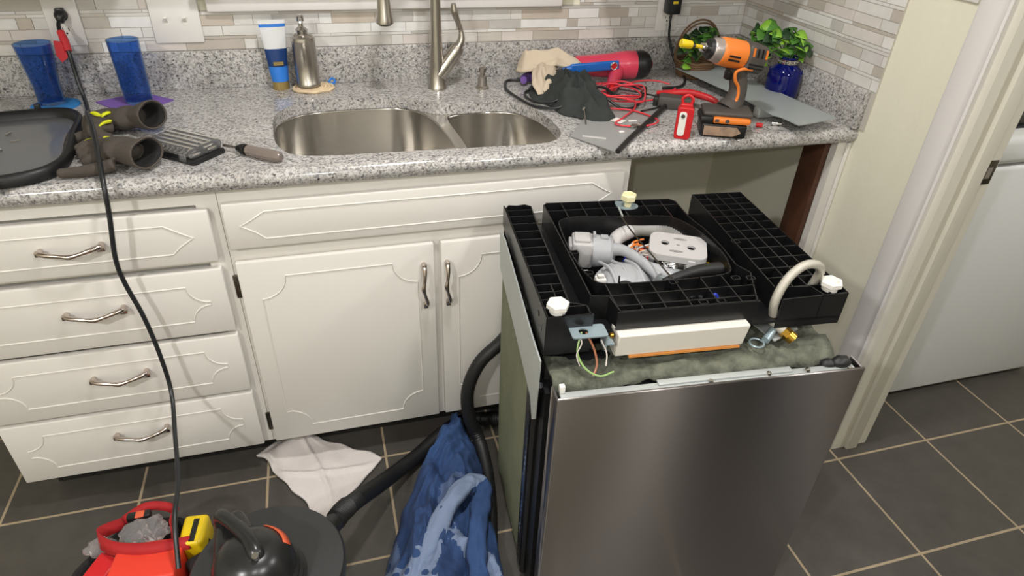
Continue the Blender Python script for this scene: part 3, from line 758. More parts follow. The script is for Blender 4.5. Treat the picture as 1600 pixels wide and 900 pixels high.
# drain pump (square coil, round housing, outlet)
fm = frame((0.205, 0.300, 0.765), (1.0, -0.22, 0.0))
bm = BM(); box(bm, -0.075, -0.028, -0.030, 0.030, -0.030, 0.030, fm, bev=0.005); box(bm, -0.082, -0.060, -0.022, 0.022, -0.022, 0.022, fm, bev=.003)
box(bm, -0.07, -0.035, -0.02, 0.02, 0.03, 0.036, fm, bev=.002)
dp = obj('drain_pump', bm, M['lightgrey'], dw)
bm = BM(); tube(bm, [fm @ Vector((-0.030, 0, 0)), fm @ Vector((-0.022, 0, 0)), fm @ Vector((0.010, 0, 0)), fm @ Vector((0.014, 0, 0)), fm @ Vector((0.022, 0, 0))], [0.037, 0.037, 0.033, 0.036, 0.020], 28, 0)
box(bm, -0.03, -0.024, -0.006, 0.006, 0.03, 0.047, fm, bev=.001); box(bm, -0.03, -0.024, 0.03, 0.045, -0.008, 0.008, fm, bev=.001); box(bm, -0.012, 0.004, -0.008, 0.008, 0.034, 0.038, fm)
tube(bm, [fm @ Vector((0.010, -0.01, 0.012)), (0.238, 0.262, 0.785), (0.262, 0.215, 0.783), (0.280, 0.165, 0.776)], [0.016, 0.012, 0.011, 0.010], 16, 5)
obj('pump_housing', bm, M['greypump'], dp)
bm = BM(); box(bm, -0.079, -0.0745, -0.018, 0.018, -0.020, 0.014, fm); obj('pump_window', bm, M['black'], dp)
# sump: broad pale grey funnel with ribs
bm = BM(); prism(bm, catmull2([(0.150, 0.150), (0.158, 0.215), (0.215, 0.262), (0.275, 0.240), (0.335, 0.185), (0.372, 0.140), (0.35, 0.100), (0.24, 0.096), (0.17, 0.108)], 5), 0.66, 0.758)
lathe(bm, [(0.060, -0.02), (0.052, 0.010), (0.034, 0.028), (0.020, 0.032)], 28, Matrix.Translation((0.215, 0.185, 0.755)), cap1=True)
tube(bm, [(0.252, 0.235, 0.772), (0.285, 0.190, 0.776), (0.325, 0.150, 0.772), (0.36, 0.130, 0.765)], [0.010, 0.015, 0.016, 0.013], 14, 5)
for k in range(3): tube(bm, [(0.175 + k * .03, 0.245, 0.772), (0.182 + k * .03, 0.19, 0.786), (0.185 + k * .03, 0.125, 0.765)], 0.004, 8, 4)
obj('sump', bm, M['greypump'], dw, smooth=45)
bm = BM(); prism(bm, [(0.270, 0.170), (0.355, 0.125), (0.385, 0.138), (0.375, 0.165), (0.31, 0.200)], 0.765, 0.777); obj('mounting_bracket', bm, M['sheet'], dw)
for x, y in ((0.127, 0.190), (0.155, 0.172)):
    bm = BM(); box(bm, x - .011, x + .011, y - .010, y + .010, 0.745, 0.781, bev=.003); box(bm, x - .007, x + .007, y - .005, y + .005, 0.781, 0.788, bev=.002); obj('wire_connector', bm, M['white_pl'], dw)
bm = BM(); ball(bm, (0.192, 0.128, 0.788), 0.016, 0.012, 0.008); cyl(bm, (0.178, 0.126, 0.785), (0.176, 0.126, 0.812), 0.002, 8); obj('rubber_plug', bm, M['rubber'], dw)
# wash motor with slotted light grey cap
mm = frame((0.346, 0.235, 0.805), (0.93, -0.40, 0))
capo = rrect(-0.060, 0.060, -0.050, 0.050, 0.020, 4)
slots = []
for cx, cy, rx, ry in ((-0.028, 0.004, 0.009, 0.010), (0.028, -0.004, 0.009, 0.010), (0.004, 0.028, 0.015, 0.005), (-0.004, -0.028, 0.015, 0.005)):
    slots.append([(cx + rx * math.cos(a * PI / 8), cy + ry * math.sin(a * PI / 8)) for a in range(16)])
slots.append([(-0.003, -0.002), (0.003, -0.002), (0.004, 0.004), (-0.004, 0.004)])
bm = sheet_with_holes(capo, slots, -0.002, 0.003); wall_strip(bm, capo, 0.002, -0.012, 0.002)
for x, y in ((0.045, 0.0), (-0.05, 0.0), (0.03, -0.048)): box(bm, x - .008, x + .008, y - .006, y + .006, -0.055, -0.003, bev=.002)
for v in bm.verts: v.co = mm @ v.co
wm = obj('wash_motor', bm, M['lightgrey'], dw, smooth=20)
bm = BM(); lathe(bm, [(0.0001, -0.004), (0.042, -0.004), (0.044, -0.05), (0.03, -0.07)], 30, mm); box(bm, -0.046, 0.046, -0.040, 0.036, -0.045, -0.014, mm, bev=.003); obj('motor_core', bm, M['black'], wm)
bm = BM()
for k in range(4): tube(bm, [mm @ Vector((-0.03 + .004 * k, -0.042, -0.02 - .004 * k)), mm @ Vector((0.0, -0.045, -0.018 - .004 * k)), mm @ Vector((0.03, -0.042, -0.02 - .004 * k))], 0.0012, 6, 4)
obj('motor_windings', bm, M['silver'], wm)
# grey corrugated hose looping behind the motor
bm = BM(); tube(bm, [(0.219, 0.300, 0.765), (0.244, 0.335, 0.776), (0.280, 0.357, 0.780)], [0.015, 0.017, 0.018], 18, 5); hb = obj('hose_elbow', bm, M['lightgrey'], dw)
bm = BM(); tube(bm, [(0.217, 0.297, 0.764), (0.225, 0.309, 0.768)], 0.0185, 18, 1); obj('hose_clamp', bm, M['rubber'], hb)
bm = BM(); tube(bm, [(0.276, 0.355, 0.780), (0.31, 0.360, 0.781), (0.348, 0.352, 0.780)], 0.0160, 18, 8); tube(bm, [(0.345, 0.353, 0.780), (0.380, 0.330, 0.778), (0.398, 0.285, 0.768), (0.400, 0.24, 0.75)], 0.0160, 18, 14, rib=0.06)
obj('corrugated_hose', bm, M['hose'], dw)
# coloured wiring
WR = random.Random(4)
for nm, mt, x0, y0, n_ in (('orange_wires', 'orange', 0.272, 0.315, 5), ('red_wires', 'red', 0.270, 0.305, 4), ('blue_wires', 'wireblue', 0.258, 0.280, 3), ('white_wires', 'wirewhite', 0.285, 0.290, 6), ('yellow_wires', 'yellow', 0.400, 0.225, 2), ('red_wires', 'red', 0.400, 0.215, 2)):
    bm = BM()
    for k in range(n_):
        a = Vector((x0 + WR.uniform(-.012, .012), y0 + WR.uniform(-.012, .012), 0.765))
        P = [a]
        for q in range(3): P.append(P[-1] + Vector((WR.uniform(-.012, .028), WR.uniform(-.022, .012), WR.uniform(-.006, .010))))
        tube(bm, P, 0.0024, 6, 5)
    obj(nm, bm, M[mt], dw)
bm = BM(); ball(bm, (0.285, 0.285, 0.752), 0.030, 0.022, 0.014); obj('cable_loom', bm, M['wirewhite'], dw)
bm = BM()
for v in ((0.395, 0.185, 0.775), (0.385, 0.175, 0.78), (0.398, 0.20, 0.775)): box(bm, v[0] - .008, v[0] + .008, v[1] - .005, v[1] + .005, v[2] - .01, v[2] + .004, bev=.002)
obj('spade_connectors', bm, M['clear'], dw)
bm = BM(); tube(bm, [(0.262, 0.104, 0.806), (0.30, 0.112, 0.812), (0.347, 0.125, 0.812), (0.398, 0.140, 0.802)], [0.007, 0.010, 0.013, 0.015], 14, 6); obj('rubber_hose', bm, M['rubber'], dw)
bm = BM(); tube(bm, [(0.252, 0.352, DZ + .004), (0.262, 0.28, DZ - .006), (0.27, 0.09, DZ + .003)], 0.0018, 6, 4); obj('tie_rod', bm, M['dark_metal'], dw)
bm = BM(); cyl(bm, (0.262, 0.395, DZ + .003), (0.256, 0.350, DZ + .004), 0.0022, 8); obj('rod_hook', bm, M['galv'], dw)
bm = BM(); cyl(bm, (0.315, 0.04, 0.775), (0.315, 0.04, 0.80), 0.008, 12); tube(bm, [(0.295, 0.05, 0.80), (0.31, 0.055, 0.803), (0.32, 0.05, 0.80)], 0.004, 8, 3); obj('door_switch', bm, M['black'], dw)
bm = BM(); tube(bm, [(0.335, 0.04, 0.79), (0.345, 0.05, 0.805), (0.355, 0.045, 0.79)], 0.004, 8, 5); box(bm, 0.330, 0.338, 0.032, 0.040, 0.775, 0.79); obj('blue_switch', bm, M['wireblue'], dw)
# braided supply hose, elbow and brass nut on a clear bracket
bm = BM(); tube(bm, [(0.470, 0.020, 0.745), (0.452, 0.012, 0.80), (0.468, 0.020, 0.845), (0.500, 0.030, 0.868), (0.530, 0.035, 0.868), (0.556, 0.045, 0.845), (0.556, 0.055, 0.80)], 0.0088, 14, 10, rib=0.02); sh = obj('supply_hose', bm, M['braid'], dw)
bm = BM(); cyl(bm, (0.466, 0.022, 0.752), (0.484, 0.004, 0.738), 0.0105, 14); obj('hose_ferrule', bm, M['braid'], sh)
bm = BM(); cyl(bm, (0.484, 0.004, 0.738), (0.494, -0.006, 0.730), 0.0125, 6); cyl(bm, (0.492, -0.004, 0.732), (0.500, -0.012, 0.726), 0.0125, 16); obj('brass_nut', bm, M['brass'], sh)
bm = BM(); prism(bm, [(0.445, 0.05), (0.50, 0.075), (0.545, 0.07), (0.53, 0.02), (0.462, -0.01)], 0.722, 0.7245); box(bm, 0.51, 0.545, 0.068, 0.071, 0.724, 0.765)
vb = obj('valve_bracket', bm, M['galv'], dw)
bm = BM(); tube(bm, [(0.425 + .014 * math.cos(a * PI / 5), -0.008 + .014 * math.sin(a * PI / 5), 0.722) for a in range(10)], 0.002, 6, 2, closed=True); cyl(bm, (0.441, -0.01, 0.728), (0.465, 0.01, 0.735), 0.008, 12); obj('inlet_port', bm, M['bluegrey'], vb)

# rear drain hose in front of the sink cabinet, curling down to the floor
bm = BM(); tube(bm, [(-0.300, -0.672, 0.445), (-0.345, -0.672, 0.385), (-0.405, -0.675, 0.325), (-0.440, -0.680, 0.235), (-0.438, -0.69, 0.14), (-0.415, -0.71, 0.068), (-0.412, -0.80, 0.035), (-0.43, -0.92, 0.025), (-0.46, -1.05, 0.022), (-0.48, -1.16, 0.022)], 0.0185, 16, 16, rib=0.035)
tag(obj('drain_hose', bm, M['rubber']), 'black corrugated drain hose curving up from the floor behind the dishwasher', 'hose')

# ------------------------------------------------------------------ faucet and deck fittings
t = thing('kitchen_faucet', 'brushed nickel pull-down kitchen faucet behind the sink', 'faucet', (-0.407, -0.112, CT))
bm = BM(); lathe(bm, [(0.0275, 0.0), (0.0275, 0.004), (0.025, 0.008), (0.0215, 0.06), (0.0165, 0.13), (0.0145, 0.2), (0.0135, 0.28)], 28, cap0=True)
P = [(0, 0, 0.28)]
for k in range(9):
    a = math.radians(180 * k / 8); P.append((-(0.075 - 0.075 * math.cos(a)), -(0.05 - 0.05 * math.cos(a)), 0.30 + 0.09 * math.sin(a)))
tube(bm, P, 0.0125, 18, 4); obj('faucet_body', bm, M['nickel'], t)
bm = BM(); tube(bm, [(-0.150, -0.10, 0.30), (-0.150, -0.101, 0.272)], 0.0135, 20, 0)
lathe(bm, [(0.0135, 0.30), (0.0145, 0.285), (0.019, 0.222), (0.022, 0.212), (0.022, 0.205), (0.018, 0.203)], 24, Matrix.Translation((-0.150, -0.10, 0)), cap1=True)
sh_ = obj('spray_head', bm, M['nickel'], t)
bm = BM(); lathe(bm, [(0.018, 0.2035), (0.016, 0.2005), (0.0001, 0.2005)], 20, Matrix.Translation((-0.150, -0.10, 0))); obj('spray_nozzle', bm, M['black'], sh_)
bm = BM(); tube(bm, [(0.005, 0, 0.040), (0.030, 0, 0.070), (0.055, -0.0, 0.103), (0.064, 0, 0.118)], [0.024, 0.021, 0.020, 0.017], 20, 5); hd = obj('valve_housing', bm, M['nickel'], t)
bm = BM(); tube(bm, [(0.060, 0, 0.112), (0.072, 0, 0.135), (0.071, 0, 0.160), (0.062, 0, 0.185), (0.052, -0.002, 0.212), (0.050, -0.004, 0.232)], [0.0165, 0.014, 0.009, 0.010, 0.0135, 0.009], 16, 6, flat=0.75); obj('lever', bm, M['nickel'], hd)
t = thing('soap_pump', 'small brushed nickel deck-mounted soap pump right of the faucet', 'soap pump', (-0.277, -0.135, CT))
bm = BM(); lathe(bm, [(0.0195, 0), (0.0195, 0.005), (0.014, 0.009), (0.0125, 0.034), (0.014, 0.038), (0.007, 0.042), (0.006, 0.050)], 20, cap0=True, cap1=True); obj('base', bm, M['nickel'], t)
bm = BM(); lathe(bm, [(0.0105, 0.048), (0.0115, 0.060), (0.006, 0.064)], 18, cap0=True, cap1=True); tube(bm, [(0, 0, 0.056), (-0.008, -0.025, 0.054), (-0.014, -0.046, 0.044)], [0.006, 0.0052, 0.004], 10, 4); obj('spout', bm, M['nickel'], t)

# ------------------------------------------------------------------ blue tumblers on coasters, tube, dispenser
def tumbler(loc, prof, twist, label, mt):
    bm = BM(); n = 40; rings = []
    full = prof + [(r - 0.0028, z) for r, z in reversed(prof[1:])] 
    full[len(prof)] = (prof[-1][0] - 0.0028, prof[-1][1])
    full.append((0.0001, 0.012))
    for r, z in full:
        ring = []
        for i in range(n):
            a = 2 * PI * i / n; k = 1 + twist * math.cos(5 * a + z * 55) * max(0, 1 - z / 0.13)
            ring.append(bm.verts.new((r * k * math.cos(a), r * k * math.sin(a), z)))
        rings.append(ring)
    for a, b in zip(rings, rings[1:]):
        for i in range(n): bm.faces.new((a[i], a[(i + 1) % n], b[(i + 1) % n], b[i]))
    bm.faces.new(rings[0][::-1])
    o = obj('drinking_glass', bm, mt, smooth=60); o.location = loc
    return tag(o, label, 'glass')
c1 = BM(); lathe(c1, [(0.056, 0), (0.056, 0.0028)], 40, cap0=True, cap1=True)
o = obj('coaster', c1, M['bluef']); o.location = (-1.402, -0.112, CT); tag(o, 'round bright blue coaster under the left tumbler', 'coaster')
c1 = BM(); prism(c1, [(-1.312, -0.102), (-1.212, -0.222), (-1.121, -0.116), (-1.210, -0.036)], CT, CT + 0.0028)
tag(obj('coaster', c1, M['purple']), 'square purple coaster under the right tumbler', 'coaster')
tumbler((-1.411, -0.100, CT + 0.003), [(0.027, 0), (0.0295, 0.01), (0.031, 0.05), (0.036, 0.10), (0.042, 0.15)], 0.07, 'wide blue tumbler with swirled base on the round blue coaster', M['cobalt'])
tumbler((-1.204, -0.118, CT + 0.003), [(0.031, 0), (0.0335, 0.008), (0.0345, 0.05), (0.0355, 0.10), (0.0375, 0.158)], 0.0, 'straight blue tumbler standing on the square purple coaster', M['cobalt'])

t = thing('lotion_tube', 'white and navy lotion tube standing on its gold cap', 'lotion tube', (-0.846, -0.052, CT), math.radians(6))
bm = BM(); lathe(bm, [(0.0215, 0), (0.0225, 0.003), (0.0225, 0.024)], 24, cap0=True, cap1=True, sy=0.75); obj('cap', bm, M['gold'], t)
def tubepart(z0, z1):
    bm = BM(); n = 28; rings = []
    for k in range(9):
        z = z0 + (z1 - z0) * k / 8; f = max(0, (z - 0.024) / 0.16)
        sx = 0.0235 + 0.0115 * f; sy = 0.018 * (1 - f) + 0.0012
        rings.append([bm.verts.new((sx * math.cos(2 * PI * i / n), sy * math.sin(2 * PI * i / n), z)) for i in range(n)])
    for a, b in zip(rings, rings[1:]):
        for i in range(n): bm.faces.new((a[i], a[(i + 1) % n], b[(i + 1) % n], b[i]))
    bm.faces.new(rings[0][::-1]); bm.faces.new(rings[-1]); return bm
obj('lower_band', tubepart(0.024, 0.065), M['tubelb'], t); b2 = obj('navy_band', tubepart(0.065, 0.112), M['tubeb'], t)
bm = BM(); box(bm, -0.012, 0.014, -0.0185, -0.013, 0.070, 0.079); obj('gold_label', bm, M['gold'], b2)
obj('tube_body', tubepart(0.112, 0.168), M['tubew'], t); obj('blue_stripe', tubepart(0.168, 0.176), M['tubelb'], t); obj('crimp', tubepart(0.176, 0.186), M['tubew'], t)
t = thing('crochet_mat', 'small crocheted cream mat with coloured border under the soap dispenser', 'mat', (-0.758, -0.072, CT))
bm = BM()
for k in range(5): tube(bm, [((0.012 + .010 * k) * math.cos(a * PI / 8) * 1.05, (0.012 + .010 * k) * math.sin(a * PI / 8) * 0.8, 0.005 + .0015 * math.sin(a * 2.7 + k)) for a in range(16)], 0.0052, 6, 3, closed=True)
obj('mat_weave', bm, M['crochet'], t)
bm = BM(); tube(bm, [(0.045, 0.03, 0.012), (0.055, 0.034, 0.02), (0.062, 0.026, 0.012), (0.052, 0.022, 0.008)], 0.003, 6, 5, closed=True); obj('blue_loop', bm, M['tubelb'], t)
t = thing('soap_dispenser', 'tall cylindrical stainless soap dispenser on a crocheted mat', 'soap dispenser', (-0.770, -0.070, CT + 0.0125))
bm = BM(); lathe(bm, [(0.031, 0), (0.033, 0.002), (0.033, 0.010), (0.0315, 0.012), (0.0315, 0.122), (0.033, 0.124), (0.032, 0.132), (0.022, 0.139)], 32, cap0=True, cap1=True); obj('bottle', bm, M['nickel'], t)
bm = BM(); lathe(bm, [(0.016, 0.138), (0.0165, 0.152), (0.012, 0.156), (0.0065, 0.160), (0.006, 0.172), (0.0105, 0.174), (0.011, 0.186), (0.008, 0.19)], 20, cap0=True, cap1=True); tube(bm, [(0, 0, 0.181), (0.0, -0.02, 0.182), (0, -0.035, 0.177)], [0.005, 0.0045, 0.0035], 10, 3); obj('pump_head', bm, M['silver'], t)

# ------------------------------------------------------------------ outlets, switches, plugs
def wallplate(name, x0, x1, z0, z1, label, cat, kind):
    t = thing(name, label, cat, ((x0 + x1) / 2, -0.0068, (z0 + z1) / 2)); w2, h2 = (x1 - x0) / 2, (z1 - z0) / 2
    bm = BM(); box(bm, -w2, w2, -0.006, 0.0, -h2, h2, bev=0.0035); obj('cover_plate', bm, M['plate'], t)
    if kind == 'outlet':
        for s in (-1, 1):
            bm = BM(); lathe(bm, [(0.0165, 0), (0.0165, 0.0022)], 24, Matrix.Translation((0, -0.005, s * 0.0195)) @ Matrix.Rotation(PI / 2, 4, 'X'), cap0=True, cap1=True); r = obj('receptacle', bm, M['white_pl'], t)
            bm = BM(); box(bm, -0.0075, -0.0055, -0.0077, -0.007, s * .0195 - .001, s * .0195 + .007); box(bm, 0.0055, 0.0075, -0.0077, -0.007, s * .0195 - .001, s * .0195 + .006); cyl(bm, (0, -0.0077, s * .0195 - .007), (0, -0.007, s * .0195 - .007), 0.0025, 10); obj('slots', bm, M['black'], r)
    else:
        for x in (-0.023, 0.023)[:2 if kind == 'double' else 2]:
            bm = BM(); box(bm, x - .005, x + .005, -0.0065, -0.0055, -.012, .012); prism(bm, [(-0.006, -0.006), (-0.006, 0.006), (-0.016, 0.012), (-0.017, 0.007)], x - .0035, x + .0035, axis='x'); obj('toggle', bm, M['white_pl'], t)
    return t
wallplate('wall_outlet', -1.393, -1.313, 1.038, 1.156, 'white wall outlet with the black extension cord plugged in', 'outlet', 'outlet')
wallplate('switch_plate', -1.150, -1.028, 1.038, 1.155, 'white double toggle switch plate left of the window sill', 'light switch', 'double')
wallplate('wall_outlet', 0.322, 0.398, 1.035, 1.152, 'white wall outlet with the black safety plug, right of the sink', 'outlet', 'outlet')
t = thing('switch_plate', 'light switch plate on the cream wall beside the door casing', 'light switch', (W - 0.0005, -0.805, 1.325))
bm = BM(); box(bm, -0.006, 0.0, -0.037, 0.037, -0.058, 0.058, bev=0.003); obj('cover_plate', bm, M['plate'], t)
bm = BM(); prism(bm, [(-0.006, -0.006), (-0.006, 0.006), (-0.016, 0.012), (-0.017, 0.007)], -.0035, .0035, mtx=Matrix(((1, 0, 0, 0), (0, 0, 1, 0), (0, 1, 0, 0), (0, 0, 0, 1)))); obj('toggle', bm, M['white_pl'], t)

def cord(name, pts, r, label, cat='cord', m='cord', n=8, sm=8):
    P = [Vector(p) for p in pts]; bm = BM(); tube(bm, P, r, n, sm); return tag(obj(name, bm, M[m], smooth=60), label, cat)
t = thing('extension_cord', 'long black extension cord hanging from the left outlet over the counter into the tool bag', 'cord', (-1.352, -0.016, 1.116))
def rel(o, pts): return [tuple(Vector(p) - Vector(o)) for p in pts]
oo = (-1.352, -0.016, 1.116)
bm = BM(); tube(bm, rel(oo, [(-1.352, -0.030, 1.108), (-1.353, -0.060, 1.095), (-1.338, -0.095, 1.045), (-1.334, -0.110, 0.975), (-1.320, -0.15, 0.926), (-1.285, -0.27, 0.924), (-1.245, -0.40, 0.985), (-1.205, -0.53, 0.975), (-1.176, -0.655, 0.930), (-1.180, -0.672, 0.86), (-1.196, -0.672, 0.76), (-1.196, -0.668, 0.695), (-1.181, -0.672, 0.605), (-1.172, -0.68, 0.50), (-1.168, -0.70, 0.40), (-1.156, -0.80, 0.36), (-1.137, -0.93, 0.34), (-1.134, -1.02, 0.33), (-1.130, -1.10, 0.27)]), 0.0052, 10, 8); obj('cable', bm, M['cord'], t, smooth=60)
bm = BM(); tube(bm, [(0, 0.004, 0), (0, -0.006, 0), (0.0, -0.016, -0.002), (0, -0.022, -0.016)], [0.014, 0.0155, 0.013, 0.007], 14, 3); box(bm, -.010, .010, -.014, .002, 0.006, 0.017, bev=.003); obj('plug', bm, M['cord'], t)
bm = BM(); tube(bm, rel(oo, [(-1.3505, -0.0665, 1.087), (-1.344, -0.080, 1.067), (-1.338, -0.0955, 1.045)]), [0.0085, 0.010, 0.0085], 10, 3); prism(bm, [(-0.012, -0.045), (0.004, -0.048), (0.010, -0.085), (-0.008, -0.098), (-0.016, -0.08)], -0.079, -0.075, axis='y'); obj('red_tape', bm, M['redt'], t)
t = thing('safety_plug', 'black safety plug adapter with yellow button in the right outlet', 'plug', (0.362, -0.014, 1.128))
bm = BM(); box(bm, -0.022, 0.022, -0.038, 0.0, -0.036, 0.045, bev=0.005); obj('plug_body', bm, M['cord'], t)
bm = BM(); box(bm, -0.010, 0.008, -0.0395, -0.037, -0.004, 0.004, bev=.001); obj('test_button', bm, M['yellow'], t)
o2 = (0.362, -0.014, 1.128)
bm = BM(); tube(bm, rel(o2, [(0.362, -0.032, 1.095), (0.362, -0.034, 1.06), (0.366, -0.036, 1.02), (0.378, -0.05, 0.975), (0.392, -0.075, 0.935), (0.388, -0.13, 0.922), (0.360, -0.19, 0.921), (0.32, -0.23, 0.921), (0.262, -0.235, 0.921)]), 0.0042, 8, 8); obj('cable', bm, M['cord'], t, smooth=60)
# ------------------------------------------------------------------ clutter on the worktop, left side
def fbm(x, y, s, seed, o=3):
    return sum(noise.noise(Vector((x * s * 2 ** k, y * s * 2 ** k, seed + k * 7.1))) / 1.8 ** k for k in range(o))
# black tray lying at the left edge
t = thing('plastic_tray', 'shallow black-rimmed smoky plastic tray at the left end of the worktop', 'tray', (0, 0, CT))
to = catmull2([(-1.62, -0.60), (-1.60, -0.30), (-1.52, -0.235), (-1.40, -0.212), (-1.335, -0.222), (-1.298, -0.275), (-1.285, -0.38), (-1.268, -0.50), (-1.272, -0.575), (-1.31, -0.62), (-1.40, -0.645), (-1.56, -0.655)], 5)
def inset(poly, d):
    cx = sum(p[0] for p in poly) / len(poly); cy = sum(p[1] for p in poly) / len(poly); o = []
    for x, y in poly:
        v = Vector((x - cx, y - cy)); v *= (v.length - d) / v.length; o.append((cx + v.x, cy + v.y))
    return o
def ringed(levels, mtx=None, cap=False):
    bm = BM(); R = [[bm.verts.new((x, y, z)) for x, y in p] for p, z in levels]; n = len(R[0])
    for a, b in zip(R, R[1:]):
        for i in range(n): bm.faces.new((a[i], a[(i + 1) % n], b[(i + 1) % n], b[i]))
    if cap: bm.faces.new(R[0][::-1]); bm.faces.new(R[-1])
    return bm
bm = ringed([(inset(to, 0.012), 0.0), (to, 0.004), (inset(to, -0.001), 0.022), (inset(to, 0.004), 0.028), (inset(to, 0.012), 0.028), (inset(to, 0.020), 0.020), (inset(to, 0.026), 0.010)])
obj('tray_rim', bm, M['black'], t, smooth=60)
bm = ringed([(inset(to, 0.013), 0.001), (inset(to, 0.013), 0.003), (inset(to, 0.027), 0.010), (inset(to, 0.06), 0.0085)], cap=True); tf = obj('tray_floor', bm, M['smoke'], t)
bm = BM(); box(bm, -1.415, -1.403, -0.214, -0.20, 0.012, 0.036, bev=.002); obj('clip', bm, M['black'], t)
bm = BM(); box(bm, -1.52, -1.36, -0.66, -0.64, 0.006, 0.026, bev=.003); obj('clip', bm, M['black'], t)
# small metal bits in the tray
for k, (x, y, a) in enumerate(((-1.436, -0.340, 1.2), (-1.408, -0.392, .3), (-1.422, -0.438, 2.2))):
    fm = frame((x, y, CT + 0.0115), (math.cos(a), math.sin(a), 0)); bm = BM(); box(bm, -.008, .008, -.0015, .0015, -.0015, .0015, fm)
    tag(obj('metal_scrap', bm, M['silver']), ('thin upright bright metal scrap in the tray, furthest from the edge of the counter', 'tiny bright metal scrap in the middle of the three in the tray', 'tiny metal scrap in the tray, nearest to the counter edge')[k], 'metal scrap', 'metal scraps in the tray')

# work gloves
def glove(name, wrist, palm, fingers, thumb, cuff_dir, label, accents):
    """wrist/palm centres in world; voxel-joined shell with a hollow cuff"""
    t = thing(name, label, 'glove', (wrist[0], wrist[1], CT))
    o0 = Vector((wrist[0], wrist[1], CT))
    bm = BM()
    wv, pv = Vector(wrist) - o0, Vector(palm) - o0; cd = Vector(cuff_dir).normalized()
    fm = frame((wv + pv) / 2, pv - wv); L = (pv - wv).length
    ball(bm, (wv + pv) / 2, L * .70, 0.045, 0.026, mtx=fm.to_3x3().to_4x4())
    ball(bm, pv, 0.038, 0.046, 0.022, mtx=fm.to_3x3().to_4x4())
    for f in fingers: tube(bm, [Vector(q) - o0 for q in f], [0.0145, 0.0138, 0.0128, 0.0105], 12, 5); ball(bm, Vector(f[-1]) - o0, 0.0108)
    tube(bm, [Vector(q) - o0 for q in thumb], [0.014, 0.0125, 0.010], 12, 5); ball(bm, Vector(thumb[-1]) - o0, 0.0105)
    # knit body of the cuff
    ce = wv + cd * 0.062
    fr = frame(wv, cd)
    n = 28; wob = lambda i, x: 1 + 0.10 * noise.noise(Vector((1.3 * math.cos(2 * PI * i / 28), 1.3 * math.sin(2 * PI * i / 28), x * 18 + wrist[1] * 9))) * (1 if x > 0 else .3)
    prof = [(0, 0, 0), (-0.016, 0.032, 0.022), (0.010, 0.036, 0.026), (0.030, 0.040, 0.030), (0.046, 0.0425, 0.0325), (0.050, 0.041, 0.031), (0.046, 0.0365, 0.027), (0.028, 0.034, 0.0245), (0.006, 0.030, 0.021), (-0.008, 0.018, 0.012)]
    rings = []
    for x, ry, rz in prof[1:]:
        rings.append([bm.verts.new(fr @ Vector((x, ry * wob(i, x) * math.cos(2 * PI * i / n), rz * wob(i, x) * math.sin(2 * PI * i / n)))) for i in range(n)])
    for a, b in zip(rings, rings[1:]):
        for i in range(n): bm.faces.new((a[i], a[(i + 1) % n], b[(i + 1) % n], b[i]))
    bm.faces.new(rings[0][::-1]); bm.faces.new(rings[-1])
    body = obj('glove_body', bm, M['glove'], t, smooth=80)
    mod(body, 'REMESH', mode='VOXEL', voxel_size=0.0022, use_smooth_shade=True); mod(body, 'SMOOTH', iterations=3)
    lin = BM(); q = []
    for x, ry, rz in ((0.047, 0.0362, 0.0266), (0.028, 0.0334, 0.0238), (0.006, 0.0294, 0.0204), (-0.002, 0.02, 0.014), (-0.004, 0.001, 0.001)):
        q.append([lin.verts.new(fr @ Vector((x, ry * wob(i, x) * math.cos(2 * PI * i / n), rz * wob(i, x) * math.sin(2 * PI * i / n)))) for i in range(n)])
    for a, b in zip(q, q[1:]):
        for i in range(n): lin.faces.new((a[i], a[(i + 1) % n], b[(i + 1) % n], b[i]))
    lo = obj('cuff_inner', lin, M['gloved'], t, smooth=80, recalc=False); mod(lo, 'SOLIDIFY', thickness=0.0008, offset=0)  # near-black inner shell, keeps the cuff opening darker than the glove
    for P in accents:
        bm = BM(); tube(bm, [Vector(q) - o0 for q in P], [0.004, 0.007, 0.006, 0.003], 8, 4, flat=0.6); obj('lime_accent', bm, M['lime'], t)
    return t
z = CT
glove('work_glove', (-1.162, -0.335, z + .034), (-1.216, -0.318, z + .026),
      [[(-1.205, -0.285, z + .024), (-1.240, -0.265, z + .022), (-1.268, -0.262, z + .018), (-1.290, -0.266, z + .013)],
       [(-1.235, -0.335, z + .030), (-1.262, -0.345, z + .035), (-1.262, -0.370, z + .022), (-1.245, -0.378, z + .014)],
       [(-1.228, -0.355, z + .030), (-1.252, -0.375, z + .036), (-1.248, -0.398, z + .022), (-1.232, -0.398, z + .015)],
       [(-1.215, -0.372, z + .026), (-1.235, -0.392, z + .030), (-1.230, -0.410, z + .02), (-1.216, -0.408, z + .014)]],
      [(-1.235, -0.375, z + .020), (-1.268, -0.395, z + .016), (-1.292, -0.410, z + .013)], (0.75, -0.50, 0.22),
      'dark grey and lime work glove lying behind the other glove, cuff open to the right',
      [[(-1.268, -0.330, z + .040), (-1.255, -0.335, z + .047), (-1.243, -0.345, z + .047), (-1.235, -0.345, z + .043)], [(-1.226, -0.325, z + .044), (-1.222, -0.340, z + .048), (-1.228, -0.350, z + .048), (-1.232, -0.36, z + .045)], [(-1.214, -0.378, z + .040), (-1.212, -0.385, z + .043), (-1.222, -0.392, z + .042), (-1.23, -0.4, z + .038)]])
